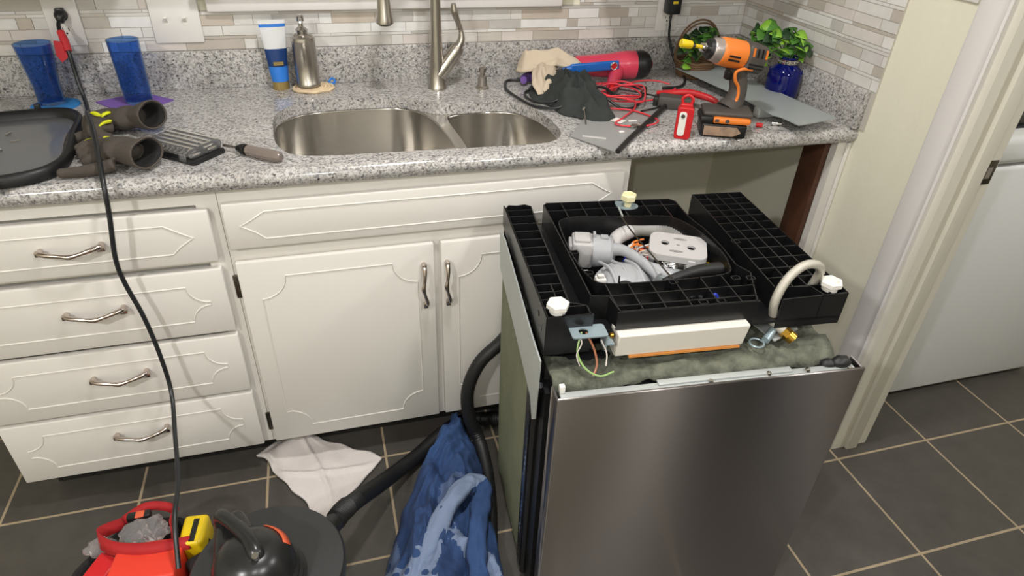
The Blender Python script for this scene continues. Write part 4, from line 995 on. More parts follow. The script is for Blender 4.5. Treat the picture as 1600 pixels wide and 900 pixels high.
glove('work_glove', (-1.140, -0.560, z + .034), (-1.188, -0.508, z + .026),
      [[(-1.185, -0.478, z + .022), (-1.215, -0.462, z + .022), (-1.245, -0.462, z + .018), (-1.262, -0.468, z + .013)],
       [(-1.200, -0.500, z + .026), (-1.226, -0.488, z + .028), (-1.245, -0.488, z + .020), (-1.252, -0.492, z + .013)],
       [(-1.200, -0.520, z + .024), (-1.222, -0.515, z + .022), (-1.235, -0.515, z + .016), (-1.242, -0.515, z + .012)],
       [(-1.190, -0.540, z + .022), (-1.212, -0.545, z + .018), (-1.225, -0.545, z + .014), (-1.23, -0.545, z + .012)]],
      [(-1.165, -0.590, z + .020), (-1.215, -0.598, z + .014), (-1.262, -0.600, z + .0125)], (0.75, -0.52, 0.10),
      'dark grey work glove in front, thumb stretched out towards the tray',
      [[(-1.248, -0.462, z + .027), (-1.238, -0.468, z + .031), (-1.228, -0.474, z + .033), (-1.216, -0.486, z + .033)], [(-1.202, -0.480, z + .036), (-1.198, -0.472, z + .034), (-1.205, -0.465, z + .034), (-1.21, -0.462, z + .03)]])

# clear bit case
fm = frame((-1.040, -0.487, CT), (0.765, -0.644, 0))
fm = frame((-1.038, -0.490, CT), (0.93, -0.36, 0))
t = thing('bit_case', 'flat clear-lidded case of screwdriver bits between the gloves and the screwdriver', 'bit case', (-1.046, -0.500, CT), math.radians(-40))
bm = BM(); box(bm, -0.075, 0.075, -0.045, 0.045, 0.0, 0.013, bev=0.004); obj('case_base', bm, M['black'], t)
bm = BM(); box(bm, -0.073, 0.073, -0.043, 0.043, 0.0135, 0.034, bev=0.007); cl = obj('clear_lid', bm, M['clear'], t)
bm = BM()
for k in range(5): box(bm, -0.066, 0.066, -0.036 + k * .017, -0.029 + k * .017, 0.0342, 0.0352)
obj('lid_ridges', bm, M['silver'], cl)
r5 = random.Random(9)
for j in range(2):
    for k in range(9):
        bm = BM(); x = -0.060 + k * 0.0148; y = -0.028 + j * 0.045; cyl(bm, (x, y - 0.010, 0.018), (x, y + 0.010, 0.018), 0.0032, 6); cyl(bm, (x, y + 0.010, 0.018), (x, y + 0.016, 0.018), 0.0018, 6)
        obj('screwdriver_bit', bm, M['silver'], t)
bm = BM(); box(bm, -0.06, 0.06, -0.006, 0.004, 0.0135, 0.0215); obj('bit_holder', bm, M['black'], t)
for x in (-0.03, 0.045): bm = BM(); box(bm, x - .009, x + .009, -0.0475, -0.044, 0.006, 0.022, bev=.001); obj('latch', bm, M['clear'], t)
bm = BM(); box(bm, -0.010, 0.020, 0.040, 0.050, 0.020, 0.032, bev=.003); obj('hinge_clip', bm, M['black'], t)

# screwdriver with an amber handle
t = thing('screwdriver', 'thick-handled screwdriver with black collar and clear amber grip left of the sink', 'screwdriver', (-0.885, -0.560, CT + 0.0135), math.atan2(-0.085, 0.110))
bm = BM(); tube(bm, [(-0.034, 0, 0), (-0.030, 0, 0), (-0.022, 0, 0), (0.0, 0, 0), (0.03, 0, 0), (0.052, 0, 0), (0.060, 0, 0)], [0.0105, 0.0125, 0.0115, 0.0135, 0.0135, 0.012, 0.008], 8, 4); h = obj('handle', bm, M['amber'], t)
bm = BM(); tube(bm, [(-0.06, 0, 0), (-0.045, 0, 0), (-0.035, 0, 0)], [0.007, 0.0125, 0.0125], 16, 3); obj('collar', bm, M['black'], t)
bm = BM(); cyl(bm, (-0.10, 0, -.001), (-0.055, 0, 0), 0.0038, 8); obj('shaft', bm, M['silver'], t)

# ------------------------------------------------------------------ crumpled cloths
def mound(name, outline, H, folds, seed, m, label=None, cat='cloth', z0=CT, centre=None, amp=0.35, scale=22, power=1.4, parent=None, nr=26, rough=0.004, fold_dir=None):
    o = catmull2(outline, 8); n = len(o)
    cx, cy = centre or (sum(p[0] for p in o) / n, sum(p[1] for p in o) / n)
    bm = BM(); rings = []
    for k in range(nr + 1):
        f = 1 - k / nr; ring = []
        if k == nr:
            tip = bm.verts.new((cx, cy, z0 + H * (1 + amp * fbm(cx, cy, scale, seed)))); break
        for i, (x, y) in enumerate(o):
            px, py = cx + (x - cx) * f, cy + (y - cy) * f
            w_ = (1 - f ** 2.2)
            w_ = min(1, w_ * 1.15)
            nz = fbm(px, py, scale, seed)
            ridge = 1 - abs(fbm(px * 1.0, py * 1.0, scale * 0.8, seed + 20, 2)) * 2.2; ridge += 0.28 * (1 - abs(noise.noise(Vector(((px + py) * 48, (py - px) * 16, seed)))) * 3)
            zz = z0 + 0.0035 + H * w_ ** power * (1 + amp * nz) + folds * ridge * min(1, (1 - f) * 4) * (0.4 + 0.6 * w_) + rough * noise.noise(Vector((px * 120, py * 120, seed)))* (1 - f)
            ring.append(bm.verts.new((px, py, max(z0 + 0.001, zz))))
        rings.append(ring)
    low = [bm.verts.new((cx + (x - cx) * .985, cy + (y - cy) * .985, z0 + 0.0005)) for x, y in o]
    rings.insert(0, low)
    for a, b in zip(rings, rings[1:]):
        for i in range(n): bm.faces.new((a[i], a[(i + 1) % n], b[(i + 1) % n], b[i]))
    for i in range(n): bm.faces.new((rings[-1][i], rings[-1][(i + 1) % n], tip))
    bm.faces.new(low[::-1])
    ob = obj(name, bm, m, parent, smooth=75)
    if label: tag(ob, label, cat)
    return ob
mound('crumpled_cloth', [(-0.160, -0.265), (-0.140, -0.160), (-0.060, -0.085), (0.010, -0.110), (0.030, -0.200), (0.045, -0.290), (0.010, -0.360), (0.020, -0.440), (-0.010, -0.478), (-0.055, -0.475), (-0.085, -0.435), (-0.120, -0.400), (-0.130, -0.330)],
      0.034, 0.034, 3, M['grey_cloth'], 'crumpled charcoal fleece cloth right of the small sink bowl', amp=0.5, scale=14)
# beige cloth: a rumpled sleeve lying on top of the dark one
def crumple(name, path, widths, heights, seed, m, label, cat='cloth', n=40, tk=0.004):
    """a rumpled length of cloth along a path, folded lengthways"""
    P = spline(path, 10); N = len(P); bm = BM(); rows = []
    for i, p in enumerate(P):
        a = P[max(0, i - 1)]; b = P[min(N - 1, i + 1)]; t = (b - a).normalized(); s = Vector((t.y, -t.x, 0)).normalized()
        f = i / (N - 1) * (len(widths) - 1); k = min(int(f), len(widths) - 2); w_ = widths[k] + (widths[k + 1] - widths[k]) * (f - k); h = heights[k] + (heights[k + 1] - heights[k]) * (f - k)
        row = []
        for j in range(n + 1):
            u = j / n * 2 - 1
            ww = w_ * (1 + 0.12 * noise.noise(Vector((i * .16, seed, u))))
            zz = h * (1 - abs(u) ** 2.4) + h * 0.30 * math.sin(u * 7 + 2.5 * noise.noise(Vector((i * .10, u, seed)))) * (1 - u * u) + 0.004 * noise.noise(Vector((i * .25, j * .22, seed)))
            row.append(bm.verts.new(p + s * u * ww + Vector((0, 0, zz))))
        rows.append(row)
    for a, b in zip(rows, rows[1:]):
        for j in range(n): bm.faces.new((a[j], a[j + 1], b[j + 1], b[j]))
    o = obj(name, bm, m, smooth=80); mod(o, 'SOLIDIFY', thickness=tk, offset=-1)
    return tag(o, label, cat)
crumple('crumpled_cloth', [(-0.150, -0.075, z + .030), (-0.130, -0.090, z + .042), (-0.095, -0.102, z + .052), (-0.040, -0.118, z + .064), (0.018, -0.155, z + .056)], [0.022, 0.050, 0.062, 0.050, 0.024], [0.020, 0.046, 0.036, 0.034, 0.012], 5, M['beige'],
        'crumpled beige cloth draped over the charcoal cloth beside the hair dryer')
crumple('crumpled_rag', [(-0.080, -0.130, z + .056), (-0.100, -0.180, z + .052), (-0.122, -0.235, z + .036), (-0.135, -0.280, z + .018)], [0.034, 0.038, 0.032, 0.016], [0.014, 0.016, 0.014, 0.004], 8, M['beige'],
        'tail of beige rag hanging down the left side of the charcoal cloth')
# purple-capped thing under the cloth: tip of a handle
bm = BM(); tube(bm, [(-0.150, -0.135, z + .018), (-0.135, -0.110, z + .018), (-0.09, -0.10, z + .02)], [0.010, 0.014, 0.014], 12, 3)
tag(obj('handle_end', bm, M['purple']), 'small purple handle end poking out under the beige cloth', 'handle')

# ------------------------------------------------------------------ hair dryer + blue brush
t = thing('hair_dryer', 'glossy pink hair dryer lying on its side against the granite upstand', 'hair dryer', (0.085, -0.120, CT))
fm = frame((0.10, 0.0, 0.048), (1.0, -0.12, 0.02)); 
for_o = Vector((0, 0, 0))
bm = BM(); tube(bm, [fm @ Vector((x, 0, 0)) for x in (-0.115, -0.06, 0.0, 0.045, 0.075)], [0.030, 0.032, 0.036, 0.042, 0.042], 30, 4)
for v in bm.verts: v.co -= Vector((0.05, 0.0, 0))
obj('barrel', bm, M['pink'], t)
bm = BM(); tube(bm, [fm @ Vector((x, 0, 0)) - Vector((0.05, 0, 0)) for x in (0.075, 0.100, 0.118, 0.126)], [0.0422, 0.0425, 0.034, 0.018], 30, 5); rc = obj('rear_cap', bm, M['black'], t)
bm = BM()
for r_ in (0.030, 0.024, 0.017, 0.010): tube(bm, [fm @ Vector((0.107 + (0.034 - r_) * 0.75, r_ * math.cos(a * PI / 10), r_ * math.sin(a * PI / 10))) - Vector((0.046, 0, 0)) for a in range(20)], 0.0026, 6, 1, closed=True)
obj('intake_grille', bm, M['darkpink'], rc)
bm = BM(); tube(bm, [(0.065, -0.005, 0.046), (0.05, -0.045, 0.036), (0.02, -0.095, 0.026), (0.005, -0.125, 0.022)], [0.023, 0.021, 0.018, 0.0165], 20, 5); hh = obj('handle', bm, M['pink'], t)
bm = BM(); tube(bm, [(0.006, -0.122, 0.022), (-0.002, -0.14, 0.018), (-0.02, -0.155, 0.012)], [0.010, 0.007, 0.005], 12, 4); obj('cord_boot', bm, M['red'], hh)
bm = BM(); tube(bm, [fm @ Vector((x, 0, 0)) - Vector((0.05, 0, 0)) for x in (-0.116, -0.112)], [0.027, 0.027], 24, 0); obj('nozzle_opening', bm, M['black'], t)
t = thing('hair_brush', 'blue brush handle with a silver ring lying against the pink dryer', 'brush', (0.058, -0.172, CT + 0.060))
fm = frame((0, 0, 0), (1.0, -0.04, 0.05))
bm = BM(); box(bm, -0.075, 0.078, -0.006, 0.006, -0.014, 0.014, fm, bev=0.0055, seg=3); tube(bm, [fm @ Vector((-0.072, 0, 0)), fm @ Vector((-0.086, 0, 0)), fm @ Vector((-0.098, 0, -0.002))], [0.010, 0.008, 0.006], 12, 3); bh = obj('handle', bm, M['blue'], t)
bm = BM(); tube(bm, [fm @ Vector((0.060 + 0.010 * math.cos(a * PI / 6), -0.0075, 0.010 * math.sin(a * PI / 6))) for a in range(12)], 0.0024, 8, 2, closed=True); obj('ring', bm, M['silver'], bh)
bm = BM(); cyl(bm, fm @ Vector((0.060, -0.0055, 0)), fm @ Vector((0.060, -0.0072, 0)), 0.0075, 16); obj('button', bm, M['red'], bh)

# ------------------------------------------------------------------ grey sheet with black strip, screws
t = thing('metal_plate', 'flat grey metal plate with a black rubber edge strip in front of the cloths', 'metal plate', (0.0, -0.45, CT))
bm = sheet_with_holes([(-0.151, -0.112), (-0.080, -0.228), (-0.072, -0.229), (0.225, 0.092), (0.14, 0.165), (0.05, 0.185)], [], 0.002, 0.0045)
obj('plate', bm, M['plate_grey'], t)
fm = frame((-0.098, -0.135, 0.0045), (0.88, -0.47, 0)); bm = BM(); box(bm, -0.030, 0.030, -0.005, 0.005, 0.0, 0.003, fm, bev=0.001); obj('raised_pad', bm, M['lightgrey'], t)
bm = BM(); tube(bm, [(-0.076, -0.232, 0.006), (0.0, -0.148, 0.008), (0.09, -0.055, 0.010), (0.16, 0.02, 0.010), (0.232, 0.095, 0.008)], 0.0065, 10, 5); obj('rubber_strip', bm, M['rubber'], t)
fm = frame((-0.082, -0.585, CT + .005), (0.9, -0.43, 0))
def bolt(name, p, q, r, m, label):
    bm = BM(); p, q = Vector(p), Vector(q); d = (q - p).normalized(); cyl(bm, p, q, r, 10); cyl(bm, q, q + d * .005, r * 2.2, 6); return tag(obj(name, bm, m), label, 'screw')
bolt('long_bolt', (-0.085, -0.495, CT + .004), (-0.072, -0.440, CT + .026), 0.0022, M['silver'], 'long steel bolt leaning on the charcoal cloth beside the sink')
bolt('screw', (0.032, -0.520, CT + .0085), (0.048, -0.525, CT + .0085), 0.0028, M['silver'], 'short silver screw on the grey metal plate near the red wires')
bm = BM(); box(bm, 0.020, 0.046, -0.545, -0.532, CT + .005, CT + .012, bev=.002); tag(obj('metal_clip', bm, M['silver']), 'small shiny clip lying on the grey plate below the red wire loop', 'clip')
bm = BM(); box(bm, -0.022, -0.008, -0.567, -0.559, CT + .005, CT + .009, bev=.001); tag(obj('plastic_clip', bm, M['white_pl']), 'tiny white clip on the middle of the grey metal plate', 'clip')
bm = BM(); box(bm, 0.035, 0.06, -0.495, -0.488, CT + .005, CT + .008, bev=.001); tag(obj('white_spacer', bm, M['white_pl']), 'thin white spacer inside the red wire loop on the grey plate', 'spacer')
bm = BM(); prism(bm, [(-0.010, -0.478), (0.015, -0.462), (0.030, -0.490), (0.006, -0.506)], CT + .006, CT + .0075); tag(obj('paper_tag', bm, M['white_pl']), 'small white paper tag at the corner of the charcoal cloth', 'paper tag')

# red test leads and black cords
def loopy(c, rx, ry, zz, n, seed, dz=.006):
    r = random.Random(seed); P = []; ph = r.random() * 6
    for k in range(n * 9):
        a = ph + k * 2 * PI / 9; s = 1 + r.uniform(-.22, .22)
        P.append((c[0] + rx * s * math.cos(a), c[1] + ry * s * math.sin(a), zz + r.uniform(0, dz)))
    return P
cord('test_lead', [(-0.02, -0.255, z + .045)] + loopy((0.085, -0.315), 0.068, 0.075, z + .022, 3, 5, .018) + [(0.16, -0.24, z + .03), (0.22, -0.25, z + .035), (0.262, -0.275, z + .03)], 0.0024, 'tangled red test lead looping beside the charcoal cloth', 'test lead', 'redwire', 7, 6)
cord('test_lead', [(0.262, -0.31, z + .028), (0.19, -0.36, z + .018), (0.10, -0.37, z + .016), (0.03, -0.36, z + .018), (0.01, -0.40, z + .014), (0.08, -0.42, z + .009), (0.115, -0.50, z + .009), (0.08, -0.535, z + .009), (0.02, -0.535, z + .009), (-0.01, -0.51, z + .009), (0.03, -0.47, z + .009), (0.09, -0.41, z + .012), (0.11, -0.36, z + .02)], 0.0024, 'red test lead lying in an open loop on the grey metal plate', 'test lead', 'redwire', 7, 8)
cord('test_lead', loopy((0.12, -0.28), 0.055, 0.060, z + .014, 3, 12, .01) + [(0.20, -0.33, z + .012), (0.17, -0.40, z + .009), (0.10, -0.43, z + .009)], 0.0024, 'tangled black test lead under the red one behind the grey plate', 'test lead', 'cord', 7, 6)
cord('dryer_cord', [(-0.09, -0.13, z + .012), (-0.140, -0.100, z + .008), (-0.188, -0.090, z + .006), (-0.212, -0.160, z + .006), (-0.205, -0.240, z + .006), (-0.175, -0.335, z + .006), (-0.125, -0.375, z + .012), (-0.09, -0.372, z + .028), (-0.03, -0.36, z + .056), (0.03, -0.33, z + .045), (0.075, -0.33, z + .012)], 0.004, 'black dryer cord curving wide round the left of the charcoal cloth', 'cord')
cord('power_cord', [(-0.10, -0.19, z + .012), (-0.158, -0.200, z + .006), (-0.175, -0.250, z + .006), (-0.160, -0.310, z + .008), (-0.125, -0.345, z + .02), (-0.07, -0.34, z + .045), (-0.02, -0.335, z + .056), (0.02, -0.37, z + .03), (0.05, -0.40, z + .012), (0.09, -0.40, z + .010), (0.13, -0.36, z + .010)], 0.0036, 'thinner inner loop of black cord around the charcoal cloth', 'cord')

# ------------------------------------------------------------------ red work light, red and black tool, impact driver
t = thing('work_light', 'small red pocket work light standing upright with white lens strip', 'work light', (0.128, -0.612, CT), math.radians(-28))
bm = BM(); prism(bm, rrect(-0.020, 0.020, 0.0, 0.080, 0.008, 4), -0.0125, 0.0125, axis='y'); prism(bm, rrect(-0.015, 0.015, 0.078, 0.088, 0.004, 3), -0.009, 0.009, axis='y'); b = obj('case', bm, M['red'], t, smooth=30); mod(b, 'BEVEL', width=0.002, segments=2)
bm = BM(); prism(bm, rrect(-0.0135, 0.004, 0.010, 0.070, 0.006, 4), -0.0142, -0.0125, axis='y'); bl_ = obj('lens_strip', bm, M['white_pl'], b)
bm = BM(); cyl(bm, (-0.005, -0.0142, 0.060), (-0.005, -0.016, 0.060), 0.005, 14); obj('led', bm, M['silver'], bl_)
bm = BM(); tube(bm, [(-0.010, 0, 0.086), (-0.012, 0, 0.100), (0, 0, 0.108), (0.012, 0, 0.100), (0.010, 0, 0.086)], 0.004, 10, 5); obj('hanging_loop', bm, M['red'], t)

t = thing('hand_tool', 'red and black handheld tool lying between the wires and the impact driver', 'hand tool', (0.225, -0.40, CT), math.radians(-28))
bm = BM(); box(bm, -0.055, 0.045, -0.022, 0.022, 0.0, 0.036, bev=0.008); obj('black_body', bm, M['toolgrey'], t)
bm = BM(); tube(bm, [(-0.06, 0.035, 0.028), (-0.02, 0.022, 0.036), (0.03, 0.012, 0.044), (0.085, -0.012, 0.040), (0.115, -0.03, 0.03)], [0.006, 0.009, 0.010, 0.009, 0.006], 12, 5); obj('red_grip', bm, M['red'], t)
bm = BM(); tube(bm, [(-0.045, 0.055, 0.020), (0.0, 0.05, 0.030), (0.04, 0.035, 0.034), (0.07, 0.01, 0.034)], [0.004, 0.007, 0.008, 0.007], 12, 5); obj('red_grip', bm, M['red'], t)
bm = BM(); box(bm, -0.068, -0.050, -0.016, 0.016, 0.004, 0.030, bev=0.004); obj('jaw', bm, M['black'], t)

t = thing('impact_driver', 'orange and grey cordless impact driver with yellow bit, standing on its battery', 'impact driver', (0.262, -0.575, CT), 0)
def ob_(bm): return bm
# battery foot
fb = frame((0, 0, 0), (0.82, -0.30, 0))
fb = frame((-0.005, -0.012, 0.0), (0.74, -0.62, 0))
fb = frame((-0.012, -0.026, 0.0), (1.0, -0.42, 0)) @ Matrix.Diagonal((1.16, 1.12, 1.05, 1))
bm = BM(); box(bm, -0.052, 0.046, -0.034, 0.036, 0.0, 0.034, fb, bev=0.006); bt = obj('battery', bm, M['black'], t)
bm = BM(); prism(bm, [(-0.046, 0.006), (0.018, 0.006), (0.034, 0.016), (0.024, 0.028), (-0.046, 0.028)], -0.0355, -0.0335, mtx=fb, axis='y'); obj('tan_label', bm, M['brownlab'], bt)
bm = BM(); box(bm, -0.030, 0.050, -0.037, 0.030, 0.035, 0.050, fb, bev=0.005); ft = obj('orange_collar', bm, M['orange'], t)
bm = BM(); box(bm, -0.058, -0.028, -0.037, 0.024, 0.032, 0.052, fb, bev=0.006); obj('latch', bm, M['black'], ft)
bm = BM(); cyl(bm, fb @ Vector((0.0, -0.037, 0.043)), fb @ Vector((0.0, -0.0385, 0.043)), 0.005, 12); box(bm, -0.026, -0.018, -0.0385, -0.037, 0.040, 0.047, fb); obj('screw_holes', bm, M['toolgrey'], ft)
bm = BM(); box(bm, -0.052, 0.054, -0.030, 0.036, 0.049, 0.062, fb, bev=0.006)
tube(bm, [(0.010, 0.0, 0.052), (0.046 - .02, 0.004, 0.075), (0.050 - .02, 0.006, 0.105), (0.044 - .02, 0.010, 0.135), (0.036 - .02, 0.012, 0.160)], [0.034, 0.024, 0.022, 0.0225, 0.027], 18, 5)
obj('grip', bm, M['toolgrey'], t)
bm = BM(); tube(bm, [(0.004, -0.022, 0.062), (0.012, -0.016, 0.070), (0.020, -0.0145, 0.09), (0.016, -0.0125, 0.115), (0.003, -0.0125, 0.132), (0.0, -0.014, 0.152), (0.016, -0.018, 0.160), (0.04, -0.02, 0.158)], 0.0042, 8, 5); obj('orange_stripe', bm, M['orange'], t)
bm = BM(); box(bm, -0.014, 0.002, -0.002, 0.018, 0.128, 0.152, bev=0.004); obj('trigger', bm, M['black'], t)
# head
fh = frame((0.002, 0.012, 0.190), (1.0, -0.06, -0.19))
bm = BM(); tube(bm, [fh @ Vector((x, 0, 0)) for x in (-0.050, -0.042, -0.012, 0.020)], [0.024, 0.0335, 0.035, 0.034], 24, 3); hdp = obj('orange_head', bm, M['orange'], t)
bm = BM(); tube(bm, [fh @ Vector((x, 0, 0)) for x in (-0.072, -0.066, -0.050, -0.043)], [0.020, 0.027, 0.030, 0.0305], 24, 3); obj('gear_case', bm, M['toolsilver'], t)
bm = BM(); tube(bm, [fh @ Vector((x, 0, 0)) for x in (-0.079, -0.071)], [0.022, 0.026], 24, 0); obj('nose_bumper', bm, M['black'], t)
bm = BM(); box(bm, 0.018, 0.078, -0.034, 0.034, -0.034, 0.034, fh, bev=0.014, seg=4); mo = obj('motor_housing', bm, M['toolgrey'], t)
for sx in (0.030, 0.042, 0.054, 0.066):
    bm = BM(); prism(bm, [(sx, 0.006), (sx + .005, 0.006), (sx + .001, 0.027), (sx - .004, 0.027)], -0.0352, -0.0335, mtx=fh, axis='y'); obj('vent_slot', bm, M['orange' if sx in (0.030, 0.066) else 'black'], mo)
for sz in (-0.014, -0.022):
    bm = BM(); box(bm, 0.028, 0.070, -0.0352, -0.0335, sz, sz + .004, fh); obj('vent_slot', bm, M['black'], mo)
for sz in (-0.004, -0.013):
    bm = BM(); box(bm, -0.032, -0.002, -0.0362, -0.033, sz, sz + .0045, fh); obj('vent_slot', bm, M['black'], hdp)
bm = BM(); box(bm, -0.030, 0.012, -0.004, 0.004, 0.0, 0.001); tube(bm, [fh @ Vector((x, 0, 0)) for x in (-0.096, -0.088, -0.086, -0.079)], [0.010, 0.012, 0.012, 0.010], 16, 0)
bmesh.ops.delete(bm, geom=[v for v in bm.verts if v.co.z < 0.01], context='VERTS'); obj('chuck', bm, M['silver'], t)
bm = BM(); cyl(bm, fh @ Vector((-0.096, 0, 0)), fh @ Vector((-0.112, 0, 0)), 0.0045, 8); dbit = obj('driver_bit', bm, M['yellow'], t)
bm = BM(); tube(bm, [fh @ Vector((x, 0, 0)) for x in (-0.110, -0.122)], 0.0036, 8, 0); obj('bit_shaft', bm, M['dark_metal'], dbit)
bm = BM(); tube(bm, [fh @ Vector((x, 0, 0)) for x in (-0.122, -0.124, -0.150, -0.152)], [0.0085, 0.0098, 0.0105, 0.009], 14, 0); obj('yellow_sleeve', bm, M['yellow'], dbit)
# bits beside it
bm = BM(); cyl(bm, (0.368, -0.575, CT + .006), (0.382, -0.583, CT + .006), 0.006, 12); tag(obj('wire_nut', bm, M['red']), 'tiny red wire connector beside the impact driver battery', 'wire connector')
bm = BM(); cyl(bm, (0.418, -0.570, CT + .006), (0.442, -0.580, CT + .006), 0.006, 12); tag(obj('metal_sleeve', bm, M['silver']), 'small silver sleeve lying under the edge of the long kickplate', 'metal part')

# long satin kickplate resting on a small dark block
t = thing('kick_plate', 'long flat bluish-grey metal kickplate lying in front of the blue jar', 'metal plate', (0.47, -0.36, CT + 0.028))
bm = sheet_with_holes([(-0.106, 0.245), (0.046, 0.293), (0.106, -0.268), (-0.036, -0.298), (-0.044, -0.235), (-0.058, -0.215), (-0.060, -0.05), (-0.075, 0.05)], [], 0.0, 0.0022)
box(bm, -0.095, 0.040, 0.262, 0.2645, -0.004, 0.0)
obj('plate', bm, M['sheet'], t); 
bm = BM(); box(bm, -0.062, 0.055, -0.16, -0.135, -0.026, -0.0005, bev=.002); obj('stiffener', bm, M['galv'], t)
bm = BM(); box(bm, -0.03, 0.07, 0.10, 0.125, -0.026, -0.0005, bev=.002); obj('stiffener', bm, M['galv'], t)

# ------------------------------------------------------------------ blue jar with trailing plant and wicker basket
JX, JY = 0.580, -0.368
t = thing('glass_jar', 'squat cobalt blue glass jar with silver neck ring holding the green plant', 'jar', (JX, JY, CT))
bm = BM(); lathe(bm, [(0.036, 0.001), (0.044, 0.006), (0.048, 0.02), (0.048, 0.072), (0.043, 0.088), (0.031, 0.099), (0.025, 0.104), (0.0245, 0.120), (0.026, 0.124), (0.023, 0.124), (0.022, 0.104), (0.038, 0.088), (0.044, 0.070), (0.044, 0.02), (0.035, 0.008), (0.0001, 0.008)], 40, cap0=True)
for k in range(14):
    a = k * 2 * PI / 14; ball(bm, (0.0435 * math.cos(a), 0.0435 * math.sin(a), 0.083), 0.005, seg=10, rings=6)
obj('jar_body', bm, M['cobaltd'], t)
bm = BM(); lathe(bm, [(0.0255, 0.104), (0.0275, 0.105), (0.0275, 0.117), (0.0255, 0.118)], 30)
for k in range(30): a = k * PI / 15; ball(bm, (0.0275 * math.cos(a), 0.0275 * math.sin(a), 0.111), 0.0025, seg=6, rings=4)
obj('neck_ring', bm, M['silver'], t)
def leaf(bm, p, d, up, L, Wd):
    fr = frame(p, d, up); n = 7; L_, R_, C_ = [], [], []
    for k in range(n):
        u = k / (n - 1); w_ = Wd * math.sin(PI * u ** 0.7) ** 0.8 if 0 < u < 1 else 0.0006
        zc = -L * 0.25 * u * u
        C_.append(bm.verts.new(fr @ Vector((u * L, 0, zc)))); L_.append(bm.verts.new(fr @ Vector((u * L - w_ * .15, w_, zc + w_ * .25)))); R_.append(bm.verts.new(fr @ Vector((u * L - w_ * .15, -w_, zc + w_ * .25))))
    for k in range(n - 1):
        bm.faces.new((C_[k], C_[k + 1], L_[k + 1], L_[k])); bm.faces.new((C_[k], R_[k], R_[k + 1], C_[k + 1]))
def plant(name, label, base, stems, seed, lsize, group=None):
    t = thing(name, label, 'plant', base); r = random.Random(seed)
    bm = BM(); leaves = []
    for end, nl in stems:
        e = Vector(end) - Vector(base); mid = e * 0.5 + Vector((r.uniform(-.01, .01), r.uniform(-.01, .01), 0.03 + r.uniform(0, .02)))
        P = spline([(0, 0, 0), mid, e], 8); tube(bm, P, 0.0015, 5, 0)
        for k in range(nl):
            f = 0.3 + 0.7 * (k + 1) / nl; p = P[min(len(P) - 1, int(f * (len(P) - 1)))]
            a = r.uniform(0, 2 * PI)
            leaves.append((p, Vector((math.cos(a), math.sin(a) - 0.5, r.uniform(-.3, .35))), r.uniform(.75, 1.2) * lsize))
    obj('stems', bm, M['leaf'], t)
    for p, d, s in leaves:
        bm = BM(); leaf(bm, p, d, Vector((r.uniform(-.3, .3), -0.75, 0.8)), s, s * 0.42)
        o = obj('leaf', bm, M[r.choice(['leaf', 'leaf', 'leafl', 'leafd'])], t, smooth=80)
        mod(o, 'SOLIDIFY', thickness=0.0005)
plant('potted_plant', 'bright green trailing plant growing out of the blue jar', (JX, JY, CT + 0.10),
      [((0.50, -0.30, 1.09), 5), ((0.53, -0.27, 1.10), 5), ((0.47, -0.28, 1.05), 5), ((0.535, -0.33, 1.085), 6), ((0.505, -0.30, 1.065), 6), ((0.560, -0.30, 1.09), 7), ((0.605, -0.33, 1.085), 6), ((0.622, -0.375, 1.075), 5), ((0.60, -0.40, 1.065), 4), ((0.50, -0.28, 1.03), 5), ((0.54, -0.25, 1.08), 6), ((0.50, -0.34, 1.015), 4), ((0.485, -0.30, 0.99), 4), ((0.615, -0.36, 1.03), 3)], 21, 0.040)
t = thing('wicker_basket', 'low wicker basket with a tall arched handle behind the impact driver', 'basket', (0.435, -0.105, CT))
bm = BM()
for k in range(7):
    zz = 0.004 + k * 0.0075; tube(bm, [(0.052 * (1 + .04 * k) * math.cos(a * PI / 8), 0.046 * (1 + .04 * k) * math.sin(a * PI / 8), zz + .0012 * (-1) ** a) for a in range(16)], 0.0045, 6, 3, closed=True)
lathe(bm, [(0.0001, 0.003), (0.05, 0.003)], 20, sy=.88)
obj('basket_body', bm, M['wicker'], t)
for off in (0.0, 0.008):
    bm = BM(); P = []
    for k in range(15):
        a = PI * k / 14; P.append((0.078 * math.cos(a) + 0.012, 0.02 - off, 0.05 + (0.118 - off) * math.sin(a) ** .8))
    tube(bm, P, 0.0030, 8, 4); obj('arched_handle', bm, M['wicker'], t)
plant('potted_plant', 'dark green foliage filling the wicker basket under its arched handle', (0.435, -0.110, CT + 0.045),
      [((0.375, -0.12, 1.00), 6), ((0.395, -0.10, 1.035), 6), ((0.43, -0.10, 1.055), 7), ((0.47, -0.11, 1.05), 6), ((0.50, -0.12, 1.02), 6), ((0.41, -0.14, 1.01), 6), ((0.45, -0.14, 1.03), 5), ((0.38, -0.13, 0.975), 5), ((0.36, -0.15, 0.955), 3)], 33, 0.032)

